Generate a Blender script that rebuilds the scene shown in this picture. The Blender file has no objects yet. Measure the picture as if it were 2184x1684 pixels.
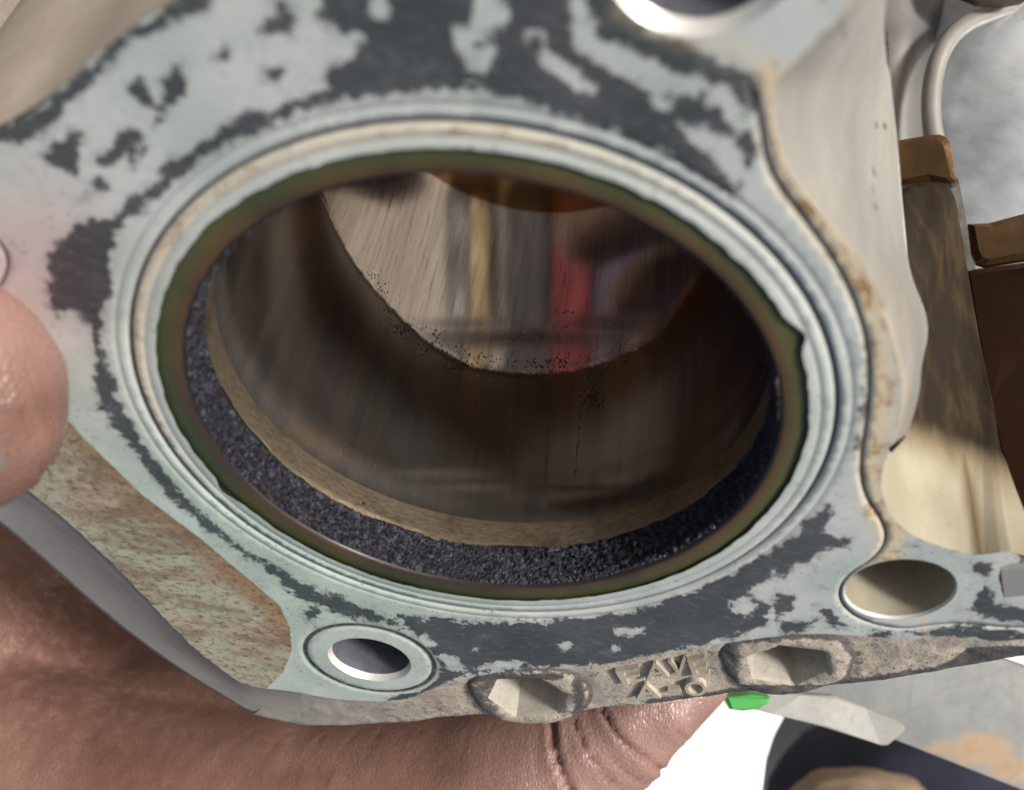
import bpy, bmesh, math, random
import numpy as np
from mathutils import Vector, Matrix, noise
from mathutils.geometry import delaunay_2d_cdt
random.seed(7); rng = np.random.default_rng(7)
sc = bpy.context.scene
COL = sc.collection
R = 0.030                                   # bore radius in metres; helper coordinates are in bore radii
# ---------------------------------------------------------------- camera
CAM = np.array([0.1163, 2.6679, 2.3223])
ROT = np.array([[0.98920, -0.14655, 0.00359], [0.09725, 0.67433, 0.73200], [-0.10969, -0.72374, 0.68130]])
u_, s_, v_ = np.linalg.svd(ROT); ROT = u_ @ v_
FPX = 2600 / 1.17216                        # focal length in tracing pixels (2184 wide)
cd = bpy.data.cameras.new('camera'); cam = bpy.data.objects.new('camera', cd); COL.objects.link(cam)
cd.sensor_width = 36; cd.lens = 36 * 2600 / 2560
m4 = Matrix([list(ROT[i]) + [CAM[i] * R] for i in range(3)] + [[0, 0, 0, 1]])
cam.matrix_world = m4
cd.clip_start = 0.002; cd.clip_end = 50
cd.dof.use_dof = True; cd.dof.focus_distance = 4.9 * R; cd.dof.aperture_fstop = 23
sc.camera = cam
# ---------------------------------------------------------------- light
SUN = Vector((0.62, 0.68, 0.39)).normalized()
w = bpy.data.worlds.new("World"); sc.world = w; w.use_nodes = True
nt = w.node_tree; nt.nodes.clear()
sky = nt.nodes.new('ShaderNodeTexSky'); sky.sky_type = 'NISHITA'; sky.sun_disc = False
sky.sun_elevation = math.asin(SUN.z); sky.sun_rotation = math.atan2(SUN.x, SUN.y)
sky.air_density = 1.0; sky.dust_density = 6.0; sky.ozone_density = 0.6
bg = nt.nodes.new('ShaderNodeBackground'); bg.inputs[1].default_value = 0.10
ow = nt.nodes.new('ShaderNodeOutputWorld')
nt.links.new(sky.outputs[0], bg.inputs[0]); nt.links.new(bg.outputs[0], ow.inputs[0])
sd = bpy.data.lights.new('sun', 'SUN'); sd.energy = 4.2; sd.angle = math.radians(9); sd.color = (1, .975, .945)
so = bpy.data.objects.new('sun', sd); COL.objects.link(so)
so.rotation_euler = SUN.to_track_quat('Z', 'Y').to_euler()
sc.view_settings.view_transform = 'Standard'; sc.view_settings.look = 'None'
sc.view_settings.exposure = 0.14; sc.view_settings.gamma = 1
# ---------------------------------------------------------------- helpers
def ray(x, y):
    return ROT @ np.array([(x - 1092) / FPX, (842 - y) / FPX, -1.0])
def at(x, y, z=0.0):                        # point of the horizontal plane z
    d = ray(x, y); t = (z - CAM[2]) / d[2]
    return CAM + t * d
def pd(x, y, depth):                        # point at a distance along the view axis
    return CAM + depth * ray(x, y)
def bore_at(x, y, r=1.0):
    d = ray(x, y); a = d[0]**2 + d[1]**2; b = CAM[0]*d[0] + CAM[1]*d[1]; c = CAM[0]**2 + CAM[1]**2 - r*r
    t = (-b + math.sqrt(max(0, b*b - a*c))) / a
    return CAM + t * d
def project(P):
    q = (np.asarray(P) - CAM) @ ROT
    return np.stack([1092 + FPX * q[:, 0] / -q[:, 2], 842 - FPX * q[:, 1] / -q[:, 2]], 1)
def mesh(name, V, F, mat, parent=None, smooth=True, attrs=None, uv=None):
    me = bpy.data.meshes.new(name)
    me.from_pydata([tuple(float(c) * R for c in v) for v in V], [], [tuple(int(i) for i in f) for f in F])
    if smooth: me.polygons.foreach_set('use_smooth', [True] * len(me.polygons))
    if attrs is not None:
        for n, A in attrs.items():
            a = me.color_attributes.new(n, 'FLOAT_COLOR', 'POINT')
            a.data.foreach_set('color', np.asarray(A, np.float32).ravel())
    if uv is not None:
        l = me.uv_layers.new(name='UVMap')
        idx = np.zeros(len(me.loops), np.int32); me.loops.foreach_get('vertex_index', idx)
        l.data.foreach_set('uv', np.asarray(uv, np.float32)[idx].ravel())
    me.validate(); me.update()
    me.materials.append(mat)
    o = bpy.data.objects.new(name, me); COL.objects.link(o)
    if parent: o.parent = parent
    return o
def thing(name, label, cat, group=None):
    o = bpy.data.objects.new(name, None); COL.objects.link(o); o.empty_display_size = .01
    o['label'] = label; o['category'] = cat
    if group: o['group'] = group
    return o
def tag(o, label, cat): o['label'] = label; o['category'] = cat; return o
def resample(P, n):
    P = np.asarray(P, float); s = np.r_[0, np.cumsum(np.linalg.norm(np.diff(P, axis=0), axis=1))]
    t = np.linspace(0, s[-1], n)
    return np.stack([np.interp(t, s, P[:, k]) for k in range(P.shape[1])], 1)
def smooth_line(P, n, it=2):
    P = np.asarray(P, float)
    for _ in range(it):
        Q = [P[0]]
        for a, b in zip(P[:-1], P[1:]): Q += [a * .75 + b * .25, a * .25 + b * .75]
        P = np.array(Q + [P[-1]])
    return resample(P, n)
def grid_faces(n, m, close=False):
    F = []
    for j in range(m - 1):
        for i in range(n if close else n - 1):
            k = (i + 1) % n
            F.append((j*n + i, j*n + k, (j+1)*n + k, (j+1)*n + i))
    return F
def loft(A, B, m, bulge=None):
    A = np.asarray(A); B = np.asarray(B); rows = []
    for j in range(m):
        t = j / (m - 1); P = A * (1 - t) + B * t
        if bulge is not None: P = P + np.asarray(bulge) * (4 * t * (1 - t))
        rows.append(P)
    return np.concatenate(rows), grid_faces(len(A), m)
def fbm(P, sc_, seed=0, oct_=4):
    P = np.asarray(P) * sc_ + seed * 17.3
    return np.array([noise.fractal(Vector(p), 0.9, 2.0, oct_) for p in P])
def flip(F): return [tuple(reversed(f)) for f in F]
# ---------------------------------------------------------------- materials
class NB:
    def __init__(s, name):
        s.m = bpy.data.materials.new(name); s.m.use_nodes = True; s.t = s.m.node_tree
        s.b = s.t.nodes['Principled BSDF']; s.co = None
    def n(s, typ, **kw):
        x = s.t.nodes.new(typ)
        for k, v in kw.items():
            if k.startswith('i_'):
                key = k[2:]; key = int(key) if key.isdigit() else key.replace('_', ' ')
                s.put(x.inputs[key], v)
            else: setattr(x, k, v)
        return x
    def put(s, inp, v):
        if hasattr(v, 'is_linked') or isinstance(v, bpy.types.NodeSocket): s.t.links.new(v, inp)
        else:
            if isinstance(v, tuple) and len(v) == 3 and inp.type == 'RGBA': v = (*v, 1)
            inp.default_value = v
    def coord(s, kind='Object', scale=(1, 1, 1), rot=(0, 0, 0)):
        c = s.n('ShaderNodeTexCoord'); mp = s.n('ShaderNodeMapping')
        s.t.links.new(c.outputs[kind], mp.inputs[0])
        mp.inputs['Scale'].default_value = scale; mp.inputs['Rotation'].default_value = rot
        return mp.outputs[0]
    def noise(s, vec, scale, detail=5, rough=.6, dist=0):
        x = s.n('ShaderNodeTexNoise', i_Scale=scale, i_Detail=detail, i_Roughness=rough, i_Distortion=dist)
        s.t.links.new(vec, x.inputs['Vector']); return x.outputs['Fac']
    def voro(s, vec, scale, feature='F1'):
        x = s.n('ShaderNodeTexVoronoi', feature=feature, i_Scale=scale); s.t.links.new(vec, x.inputs['Vector']); return x.outputs['Distance']
    def ramp(s, fac, lo, hi, a=0.0, b=1.0, interp='SMOOTHSTEP'):
        x = s.n('ShaderNodeMapRange', interpolation_type=interp, i_1=lo, i_2=hi, i_3=a, i_4=b); s.put(x.inputs[0], fac); return x.outputs[0]
    def math(s, op, a, b=0.0, c=None):
        x = s.n('ShaderNodeMath', operation=op); s.put(x.inputs[0], a); s.put(x.inputs[1], b)
        if c is not None: s.put(x.inputs[2], c)
        return x.outputs[0]
    def mix(s, fac, a, b):
        x = s.n('ShaderNodeMix', data_type='RGBA'); s.put(x.inputs[0], fac); s.put(x.inputs[6], a); s.put(x.inputs[7], b); return x.outputs[2]
    def attr(s, name):
        x = s.n('ShaderNodeAttribute', attribute_name=name); q = s.n('ShaderNodeSeparateColor'); s.t.links.new(x.outputs['Color'], q.inputs[0])
        return q.outputs[0], q.outputs[1], q.outputs[2], x.outputs['Alpha']
    def bump(s, h, strength=.3, dist=.0002, prev=None):
        x = s.n('ShaderNodeBump', i_Strength=strength, i_Distance=dist); s.put(x.inputs['Height'], h)
        if prev is not None: s.t.links.new(prev, x.inputs['Normal'])
        return x.outputs[0]
    def out(s, base=None, rough=None, metal=None, normal=None, **kw):
        if base is not None: s.put(s.b.inputs['Base Color'], base)
        if rough is not None: s.put(s.b.inputs['Roughness'], rough)
        if metal is not None: s.put(s.b.inputs['Metallic'], metal)
        if normal is not None: s.t.links.new(normal, s.b.inputs['Normal'])
        for k, v in kw.items(): s.put(s.b.inputs[k.replace('_', ' ')], v)
        return s.m
K = 1 / R                                   # object units are metres: noise scales are given per bore radius times K

def mat_deck():
    s = NB('gasket_face'); v = s.coord(); d, tan, brn, grv = s.attr('mask')
    n1 = s.noise(v, 9*K, 8, .68, .3); n2 = s.noise(v, 2.2*K, 4, .6); n3 = s.noise(v, 40*K, 4, .7)
    n4 = s.noise(v, 22*K, 5, .75)
    n5 = s.noise(v, 60*K, 4, .8)
    edge = s.math('ADD', s.math('MULTIPLY', s.math('SUBTRACT', n1, .5), 3.6), s.math('ADD', s.math('MULTIPLY', s.math('SUBTRACT', n4, .5), 3.0), s.math('MULTIPLY', s.math('SUBTRACT', n5, .5), 1.4)))
    f = s.math('ADD', s.math('SUBTRACT', s.math('MULTIPLY', d, 4.0), 2.0), edge)
    dark = s.math('MULTIPLY', s.ramp(f, -.16, .20), s.ramp(s.noise(v, 3.5*K, 6, .75), .28, .44, .82, 1.0))
    # thin half worn film around the patches
    film = s.math('MULTIPLY', s.ramp(f, -1.2, .1), s.ramp(s.noise(v, 16*K, 6, .8), .42, .62))
    pale = s.mix(s.ramp(n2, .35, .65), (.365, .415, .395), (.47, .505, .495))
    pale = s.mix(s.math('MULTIPLY', s.ramp(n3, .55, .75), .25), pale, (.30, .29, .25))
    pale = s.mix(s.math('MULTIPLY', film, .62), pale, (.13, .15, .155))
    dk = s.mix(s.ramp(n2, .3, .7), (.040, .047, .050), (.068, .076, .080))
    dk = s.mix(s.math('MULTIPLY', s.ramp(n3, .58, .72), .22), dk, (.2, .22, .22))
    c = s.mix(dark, pale, dk)
    tn = s.mix(s.ramp(n1, .50, .62), (.56, .48, .345), (.33, .19, .08))
    c = s.mix(s.math('MULTIPLY', tan, s.ramp(n2, .2, .6, .75, 1.0)), c, tn)
    pk, gn, x_, y_ = s.attr('tint'); brn = s.ramp(s.math('ADD', brn, s.math('MULTIPLY', s.math('SUBTRACT', n4, .5), .55)), .36, .62); sv = s.coord('Object', (1, 1.6, 1), (0, 0, .75))
    st = s.noise(sv, 5.5*K, 8, .74, .3); st2 = s.noise(sv, 22*K, 6, .78)
    bc = s.mix(s.ramp(st, .34, .66), (.40, .345, .265), (.245, .185, .125)); bc = s.mix(s.ramp(gn, .1, .8), bc, s.mix(s.ramp(st, .4, .6), (.22, .135, .065), (.30, .22, .13)))
    bc = s.mix(s.math('MULTIPLY', s.ramp(n2, .44, .62, 0, .75), s.math('SUBTRACT', 1.0, gn)), bc, (.33, .36, .275))
    bl = s.noise(s.coord('Object', (1, 3.2, 1), (0, 0, .85)), 2.2*K, 8, .74, .8); bc = s.mix(s.math('MULTIPLY', s.ramp(bl, .47, .62), .72), bc, (.155, .105, .062)); st3 = s.noise(v, 30*K, 5, .8); bc = s.mix(s.math('MULTIPLY', s.ramp(s.math('MULTIPLY', s.math('ADD', st2, st3), .5), .50, .58), .8), bc, (.075, .055, .042))
    def tintmul(fac, base, t):
        x = s.n('ShaderNodeMix', data_type='RGBA', blend_type='MULTIPLY'); s.put(x.inputs[0], fac); s.put(x.inputs[6], base); s.put(x.inputs[7], t); return x.outputs[2]
    c = tintmul(pk, c, (1.0, .74, .76)); c = tintmul(s.math('MULTIPLY', gn, .85), c, (.87, .985, .90))
    c = s.mix(brn, c, bc)
    c = s.mix(s.math('MULTIPLY', s.ramp(grv, .15, .6), s.ramp(n3, .3, .55, .8, 1.0)), c, (.045, .038, .03))
    # fine specks
    sp = s.ramp(s.voro(s.coord('Object', (1, 1.7, 1)), 30*K), .22, .12); sp = s.math('MULTIPLY', sp, s.ramp(s.noise(v, 3.3*K, 5, .7), .47, .58))
    c = s.mix(s.math('MULTIPLY', sp, .8), c, (.07, .065, .06))
    h = s.math('ADD', s.math('MULTIPLY', dark, .6), s.math('MULTIPLY', n3, .5))
    scr = s.noise(s.coord('Object', (1, 14, 1), (0, 0, .5)), 14*K, 5, .75); c = s.mix(s.math('MULTIPLY', s.ramp(scr, .56, .68), .34), c, (.62, .64, .63)); scd = s.noise(s.coord('Object', (12, 1, 1), (0, 0, .3)), 16*K, 5, .75); c = s.mix(s.math('MULTIPLY', s.ramp(scd, .57, .68), .36), c, (.10, .10, .095))
    h = s.math('ADD', h, s.math('MULTIPLY', scr, .3)); nb = s.bump(h, .45, .00009)
    r = s.math('ADD', s.math('MULTIPLY', dark, -.10), s.ramp(n1, .2, .8, .42, .62))
    return s.out(c, r, 0.0, nb, Specular_IOR_Level=.45)
def mat_cast(name, ca, cb, dirt=(.08, .07, .06), rough=.55, grain=1.0, metal=.25, dirtamt=.5):
    s = NB(name); v = s.coord()
    n1 = s.noise(v, 2.6*K, 6, .62); n2 = s.noise(v, 22*K, 5, .7); n3 = s.noise(v, 70*K, 3, .7)
    c = s.mix(s.ramp(n1, .35, .65), ca, cb)
    c = s.mix(s.math('MULTIPLY', s.ramp(n2, .52, .70), dirtamt), c, dirt)
    sp = s.math('MULTIPLY', s.ramp(s.voro(v, 34*K), .22, .10), s.ramp(s.noise(v, 4*K, 3), .46, .6))
    c = s.mix(s.math('MULTIPLY', sp, dirtamt), c, dirt)
    h = s.math('ADD', s.math('MULTIPLY', n2, 1.0), s.math('MULTIPLY', n3, .7))
    return s.out(c, s.ramp(n2, .3, .7, rough - .08, rough + .12), metal, s.bump(h, .55 * grain, .00025))
def mat_ledge():
    s = NB('sandy_casting'); v = s.coord(); dd, bb, cc, aa = s.attr('mask')
    n1 = s.noise(v, 3*K, 6, .65); n2 = s.noise(v, 20*K, 6, .72); n3 = s.noise(v, 60*K, 3, .7)
    c = s.mix(s.ramp(n1, .35, .65), (.50, .445, .37), (.40, .35, .285))
    c = s.mix(s.math('MULTIPLY', s.ramp(n2, .50, .66), .55), c, (.20, .15, .105))
    sp = s.math('MULTIPLY', s.ramp(s.voro(v, 30*K), .25, .12), s.ramp(s.noise(v, 5*K, 3), .42, .58))
    c = s.mix(s.math('MULTIPLY', sp, .85), c, (.05, .045, .04))
    c = s.mix(s.math('MULTIPLY', s.ramp(s.noise(v, 1.7*K, 7, .75), .50, .62), .5), c, (.22, .20, .18))
    f = s.math('ADD', dd, s.math('MULTIPLY', s.math('SUBTRACT', n2, .5), 1.1))
    c = s.mix(s.ramp(f, .38, .62), c, s.mix(s.ramp(n2, .4, .65), (.062, .060, .062), (.125, .115, .105)))
    c = s.mix(bb, c, s.mix(s.ramp(n1, .4, .6), (.235, .235, .22), (.28, .275, .25)))
    h = s.math('ADD', s.math('MULTIPLY', n2, 1.0), s.math('MULTIPLY', n3, .8))
    h = s.math('MULTIPLY', h, s.math('SUBTRACT', 1.0, s.math('MULTIPLY', bb, .85)))
    return s.out(c, .6, .1, s.bump(h, .6, .0004))
def mat_liner():
    s = NB('oily_liner'); v = s.coord('UV')
    uv = s.n('ShaderNodeSeparateXYZ'); s.t.links.new(v, uv.inputs[0]); V = uv.outputs[1]
    vs = s.coord('UV', (1, 10, 1)); n1 = s.noise(vs, 3, 5, .6); n2 = s.noise(v, 60, 4, .7)
    w_ = s.coord(); n3 = s.noise(w_, 1.3*K, 4, .6); n4 = s.noise(w_, 14*K, 5, .75)
    t = s.math('ADD', V, s.math('ADD', s.math('MULTIPLY', s.math('SUBTRACT', n1, .5), .35), s.math('MULTIPLY', s.math('SUBTRACT', n4, .5), .2)))
    c = s.mix(s.ramp(t, .0, .4), (.026, .036, .018), s.mix(s.ramp(n3, .35, .65), (.045, .062, .024), (.085, .082, .030)))
    c = s.mix(s.ramp(t, .42, .66), c, s.mix(s.ramp(n3, .4, .6), (.050, .034, .018), (.10, .055, .022)))
    c = s.mix(s.ramp(t, .66, .86), c, (.018, .014, .013))
    return s.out(c, s.ramp(n4, .3, .7, .28, .5), .1, s.bump(s.math('ADD', n2, n4), .35, .0002), Coat_Weight=.2, Coat_Roughness=.25)
def mat_carbon():
    s = NB('carbon_crust'); v = s.coord(); n1 = s.noise(v, 60*K, 5, .8); n2 = s.noise(v, 4*K, 4)
    vc = s.n('ShaderNodeTexVoronoi', i_Scale=70*K); s.t.links.new(v, vc.inputs['Vector']); q = s.n('ShaderNodeSeparateColor'); s.t.links.new(vc.outputs['Color'], q.inputs[0])
    g = s.ramp(q.outputs[0], .62, .95)
    c = s.mix(s.ramp(n1, .35, .65), (.014, .014, .021), (.042, .043, .062)); c = s.mix(s.math('MULTIPLY', g, .8), c, (.15, .16, .21)); c = s.mix(s.ramp(n2, .62, .75, 0, .7), c, (.07, .05, .042))
    h = s.math('ADD', n1, s.math('MULTIPLY', s.ramp(vc.outputs['Distance'], 0, .6, 1, 0), 1.6))
    return s.out(c, s.math('SUBTRACT', .52, s.math('MULTIPLY', g, .32)), .2, s.bump(h, 1.0, .0007), Specular_IOR_Level=.5)
def mat_bore():
    s = NB('bore_steel'); v = s.coord('UV'); pit, rust, x1, soot = s.attr('mask')
    q = s.n('ShaderNodeSeparateXYZ'); s.t.links.new(v, q.inputs[0]); V = q.outputs[1]
    va = s.coord('UV', (1, .03, 1)); ax = s.noise(va, 75, 6, .8); ax2 = s.noise(va, 14, 4, .7)
    def hatch(rot):
        vh = s.coord('UV', (1, .03, 1), (0, 0, rot)); return s.noise(vh, 80, 5, .8)
    h1 = hatch(1.0); h2 = hatch(-1.0)
    nr = s.noise(v, 16, 6, .75); lower = s.ramp(s.math('ADD', x1, s.math('MULTIPLY', s.math('SUBTRACT', nr, .5), .30)), .47, .54)
    n1 = s.noise(v, 2.4, 5, .6); nf = s.noise(v, 34, 6, .8)
    up = s.mix(s.ramp(n1, .35, .65), (.165, .155, .148), (.105, .10, .10))
    up = s.mix(s.ramp(ax2, .35, .7, 0, .6), up, (.24, .20, .155))
    lo = s.mix(s.ramp(ax2, .3, .7), (.74, .70, .68), (.52, .49, .47))  # brighter base below the boundary: mirrored light put into the colour
    c = s.mix(lower, up, lo)
    c = s.mix(s.math('MULTIPLY', s.ramp(ax, .53, .66), .55), c, (.085, .075, .07)); axb = s.noise(s.coord('UV', (1, .05, 1), (0, 0, .01)), 120, 5, .8); c = s.mix(s.math('MULTIPLY', s.ramp(axb, .60, .70), .5), c, (.66, .61, .56))
    hh = s.math('MAXIMUM', s.ramp(h1, .57, .66), s.ramp(h2, .57, .66))
    c = s.mix(s.math('MULTIPLY', s.math('MULTIPLY', hh, s.ramp(lower, 0, 1, .45, 1.0)), .62), c, (.12, .10, .09))
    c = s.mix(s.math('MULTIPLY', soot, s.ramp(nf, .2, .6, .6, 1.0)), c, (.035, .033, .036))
    vd = s.voro(s.coord('UV', (1.25, .8, 1)), 46); vd2 = s.voro(v, 85); pf = s.math('SUBTRACT', s.math('MULTIPLY', pit, s.math('MULTIPLY', nf, 1.35)), s.math('MINIMUM', vd, s.math('ADD', vd2, .08)))
    pf = s.math('MULTIPLY', s.ramp(pf, -.02, .06), s.ramp(pit, .03, .12))
    c = s.mix(s.math('MULTIPLY', pf, s.ramp(nr, .3, .6, .6, 1.0)), c, s.mix(s.ramp(nr, .4, .6), (.03, .024, .018), (.10, .075, .05)))
    c = s.mix(rust, c, (.20, .12, .06))
    # brown oxide skirt at the open end
    c = s.mix(s.ramp(V, -2.52, -2.56), c, (.24, .13, .055))
    hgt = s.math('ADD', s.math('MULTIPLY', ax, .6), s.math('MULTIPLY', s.math('MAXIMUM', h1, h2), s.math('MULTIPLY', lower, .8)))
    hgt = s.math('SUBTRACT', hgt, s.math('MULTIPLY', pf, 2.5))
    r = s.math('ADD', s.ramp(lower, 0, 1, .19, .10), s.math('MULTIPLY', s.math('MAXIMUM', pf, soot), .35))
    return s.out(c, r, s.math('SUBTRACT', s.ramp(lower, 0, 1, .86, .92), s.math('MULTIPLY', s.math('MAXIMUM', pf, soot), .6)), s.bump(hgt, .10, .00004))
def mat_lip():
    s = NB('polished_lip'); v = s.coord('UV', (.12, 1, 1)); n1 = s.noise(v, 220, 5, .75); n2 = s.noise(s.coord(), 3*K, 5, .65)
    c = s.mix(s.ramp(n1, .3, .7), (.22, .175, .12), (.50, .43, .325)); c = s.mix(s.ramp(n2, .48, .70, 0, .7), c, (.13, .10, .075))
    sp = s.math('MULTIPLY', s.ramp(s.voro(s.coord(), 16*K), .16, .08), s.ramp(n2, .5, .6)); c = s.mix(sp, c, (.03, .025, .02))
    return s.out(c, .36, .85, s.bump(n1, .4, .00012))
def mat_skin():
    s = NB('skin'); v = s.coord(); cr, dirt, pink, a_ = s.attr('mask')  # dirt: oil grime plus painted shade of the lower-left palm
    n1 = s.noise(v, 1.4*K, 5, .6); n2 = s.noise(v, 12*K, 6, .7); n3 = s.noise(v, 45*K, 4, .7)
    c = s.mix(s.ramp(n1, .35, .65), (.215, .125, .098), (.145, .078, .062))
    c = s.mix(s.math('MULTIPLY', pink, .6), c, (.335, .215, .195))
    c = s.mix(s.ramp(n2, .55, .75, 0, .35), c, (.26, .11, .075))
    sv = s.coord('Object', (4.5, 1, 1), (0, 0, .12)); fl = s.noise(sv, 6*K, 8, .78, .4)
    wv = s.voro(s.coord('Object', (2.2, 1, 1), (0, 0, .15)), 26*K, 'DISTANCE_TO_EDGE')
    c = s.mix(s.math('MULTIPLY', s.ramp(fl, .54, .70), .22), c, (.16, .075, .05))
    c = s.mix(s.math('MULTIPLY', s.ramp(cr, .05, .8), .85), c, (.15, .06, .042))
    sp = s.math('MULTIPLY', s.ramp(s.voro(v, 9*K), .10, .05), s.ramp(n1, .45, .55))
    c = s.mix(s.math('MAXIMUM', s.math('MULTIPLY', sp, .6), s.math('MULTIPLY', dirt, s.ramp(n2, .3, .6))), c, (.10, .045, .035))  # dirt mask holds grime plus painted shade of the lower-left palm
    h = s.math('ADD', s.math('MULTIPLY', fl, .55), s.math('ADD', s.math('MULTIPLY', n3, .5), s.ramp(wv, 0, .2, 0, .45)))
    return s.out(c, s.ramp(n2, .3, .7, .22, .40), 0, s.bump(h, .42, .00035), Subsurface_Weight=.12, Subsurface_Radius=(.004, .0015, .0008), Subsurface_Scale=1.0)
def mat_simple(name, ca, cb, scale=3, rough=.6, metal=0, bump=.2, stretch=(1, 1, 1), rot=(0, 0, 0), **kw):
    s = NB(name); v = s.coord('Object', stretch, rot)
    n1 = s.noise(v, scale*K, 6, .65); n2 = s.noise(v, scale*9*K, 4, .7)
    c = s.mix(s.ramp(n1, .32, .68), ca, cb)
    c = s.mix(s.math('MULTIPLY', s.ramp(n2, .5, .75), .2), c, tuple(.5*q for q in cb))
    return s.out(c, s.ramp(n2, .3, .7, rough - .06, rough + .08), metal, s.bump(n2, bump, .0002), **kw)
M_deck = mat_deck(); M_ledge = mat_ledge(); M_liner = mat_liner(); M_carbon = mat_carbon(); M_bore = mat_bore(); M_lip = mat_lip(); M_skin = mat_skin()
def mat_silver():
    s = NB('pale_casting'); v = s.coord('Object', (3.2, 1, 1), (0, 0, .5)); w_ = s.coord(); a, b_, c_, d_ = s.attr('mask'); n1 = s.noise(v, 1.2*K, 6, .65); n2 = s.noise(w_, 11*K, 4, .7); n3 = s.noise(w_, 3*K, 5, .6)
    c = s.mix(s.ramp(n1, .32, .68), (.27, .27, .26), (.19, .19, .185)); c = s.mix(s.math('MULTIPLY', s.ramp(n3, .55, .7), .35), c, (.34, .27, .18))
    c = s.mix(s.ramp(s.math('ADD', a, s.math('MULTIPLY', s.math('SUBTRACT', n2, .5), .9)), .45, .6), c, (.045, .035, .025)); c = s.mix(b_, c, (.40, .33, .22))
    return s.out(c, s.ramp(n2, .3, .7, .42, .56), .15, s.bump(n2, .12, .0002))
M_silver = mat_silver()
M_beige = mat_cast('oiled_casting', (.40, .375, .30), (.32, .29, .22), (.12, .10, .06), .35, .35, .2, .2)
def mat_tunnel():
    s = NB('shade_painted_casting'); v = s.coord(); a, b_, c_, d_ = s.attr('mask'); n1 = s.noise(v, 2.2*K, 5, .6); n2 = s.noise(v, 20*K, 5, .7); ns = s.noise(s.coord('Object', (4, 1, 1)), 3*K, 5, .65)
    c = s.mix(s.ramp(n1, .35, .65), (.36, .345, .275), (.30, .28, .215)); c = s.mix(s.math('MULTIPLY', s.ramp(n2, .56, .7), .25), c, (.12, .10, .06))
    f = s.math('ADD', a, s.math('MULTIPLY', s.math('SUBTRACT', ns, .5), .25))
    c = s.mix(s.ramp(f, .12, .5, 0, .75), c, (.15, .11, .055)); c = s.mix(s.ramp(f, .38, .72), c, s.mix(s.ramp(ns, .45, .68), (.018, .013, .009), (.040, .028, .016)))  # dark browns are the shade of the upper tunnel, painted in
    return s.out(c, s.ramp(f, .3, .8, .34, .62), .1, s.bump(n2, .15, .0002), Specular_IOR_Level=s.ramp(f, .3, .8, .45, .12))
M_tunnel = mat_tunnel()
M_grey = mat_simple('grey_casting', (.33, .33, .30), (.25, .25, .225), 1.6, .5, .05, .25)
M_steelhole = mat_simple('dowel_steel', (.17, .18, .215), (.10, .10, .125), 4, .3, .35, .1)
M_chamfer = mat_simple('machined_chamfer', (.62, .62, .60), (.50, .49, .46), 6, .35, .3, .1)
M_pfloor = mat_cast('pocket_floor', (.20, .175, .14), (.13, .115, .10), (.05, .045, .04), .6, .8, .1, .6)  # recess shade put into a darker floor colour
M_pocket = mat_cast('pocket_casting', (.50, .48, .43), (.36, .34, .29), (.10, .09, .07), .5, .6, .15, .35)
# ---------------------------------------------------------------- the cylinder block
block = thing('cylinder_block', 'worn aluminium motorcycle cylinder block with gasket residue round its open bore, held in the hand', 'engine block')
RO, RG = 1.092, 1.175                       # liner seat, sealing groove
# outline of the gasket face, traced and laid on the plane z = 0
out_px = [(-150,330),(0,270),(80,240),(150,170),(235,90),(350,15),(390,0),(480,-80),(600,-190),(900,-290),(1350,-320),(1700,-260),(1850,-160),(1838,-60),(1815,0),(1775,55),(1710,115),(1660,170),(1642,215),(1645,270),(1660,330),(1690,390),(1740,450),(1790,510),(1830,570),(1870,640),(1895,700),(1915,770),(1925,820),(1925,860),(1912,910),(1897,955),(1884,990),(1878,1030),(1886,1078),(1915,1120),(1960,1150),(2020,1170),(2085,1184),(2150,1174),(2172,1182),(2178,1200),(2128,1207),(2136,1272),(2184,1266),(2330,1262),(2330,1350),(2184,1362),(2120,1368),(2060,1360),(2010,1355),(1950,1360),(1870,1358),(1800,1352),(1740,1350),(1680,1352),(1600,1362),(1520,1375),(1450,1385),(1370,1400),(1280,1417),(1200,1421),(1100,1427),(1010,1441),(930,1464),(870,1490),(800,1496),(700,1488),(620,1472),(560,1468),(510,1455),(440,1402),(400,1370),(280,1240),(150,1115),(40,1030),(-70,940),(-220,850),(-330,760),(-350,600),(-300,450)]
def closed_resample(P, step):
    P = np.array(P + [P[0]], float)
    L = np.linalg.norm(np.diff(P, axis=0), axis=1).sum()
    return resample(P, int(L / step) + 1)[:-1]
def chaikin_closed(P, it=1):
    P = np.asarray(P, float)
    for _ in range(it):
        Nx = np.roll(P, -1, 0); P = np.stack([P*.8 + Nx*.2, P*.2 + Nx*.8], 1).reshape(-1, 2)
    return P
OUT = np.array([at(*p)[:2] for p in out_px])
OUT = closed_resample(chaikin_closed(OUT, 2).tolist(), .03)
OUT = OUT + rng.normal(0, .0022, OUT.shape)
th = np.linspace(0, 2*np.pi, 420, endpoint=False)
rag = np.array([noise.fractal(Vector((math.cos(t)*14, math.sin(t)*14, 3.1)), .8, 2.0, 4) for t in th]) * .006
def angdist(a, b): return np.abs((a - b + np.pi) % (2*np.pi) - np.pi)
for px, wd, am in (((1722, 712), .045, .032), ((462, 1052), .05, .02), ((1150, 1272), .2, -.006)):
    P = at(*px); rag = rag + am * np.exp(-(angdist(th, math.atan2(P[1], P[0])) / wd)**2)
INN = np.stack([np.cos(th), np.sin(th)], 1) * (RO + rag)[:, None]
dow = at(788, 1407)[:2]; stud = at(1919, 1258)[:2]; tophole = at(1500, -136)[:2]
DR, SR, TR = .195, .205, .235
def circ(c, r, n): t = np.linspace(0, 2*np.pi, n, endpoint=False); return np.stack([np.cos(t), np.sin(t)], 1)*r + np.asarray(c)
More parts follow.
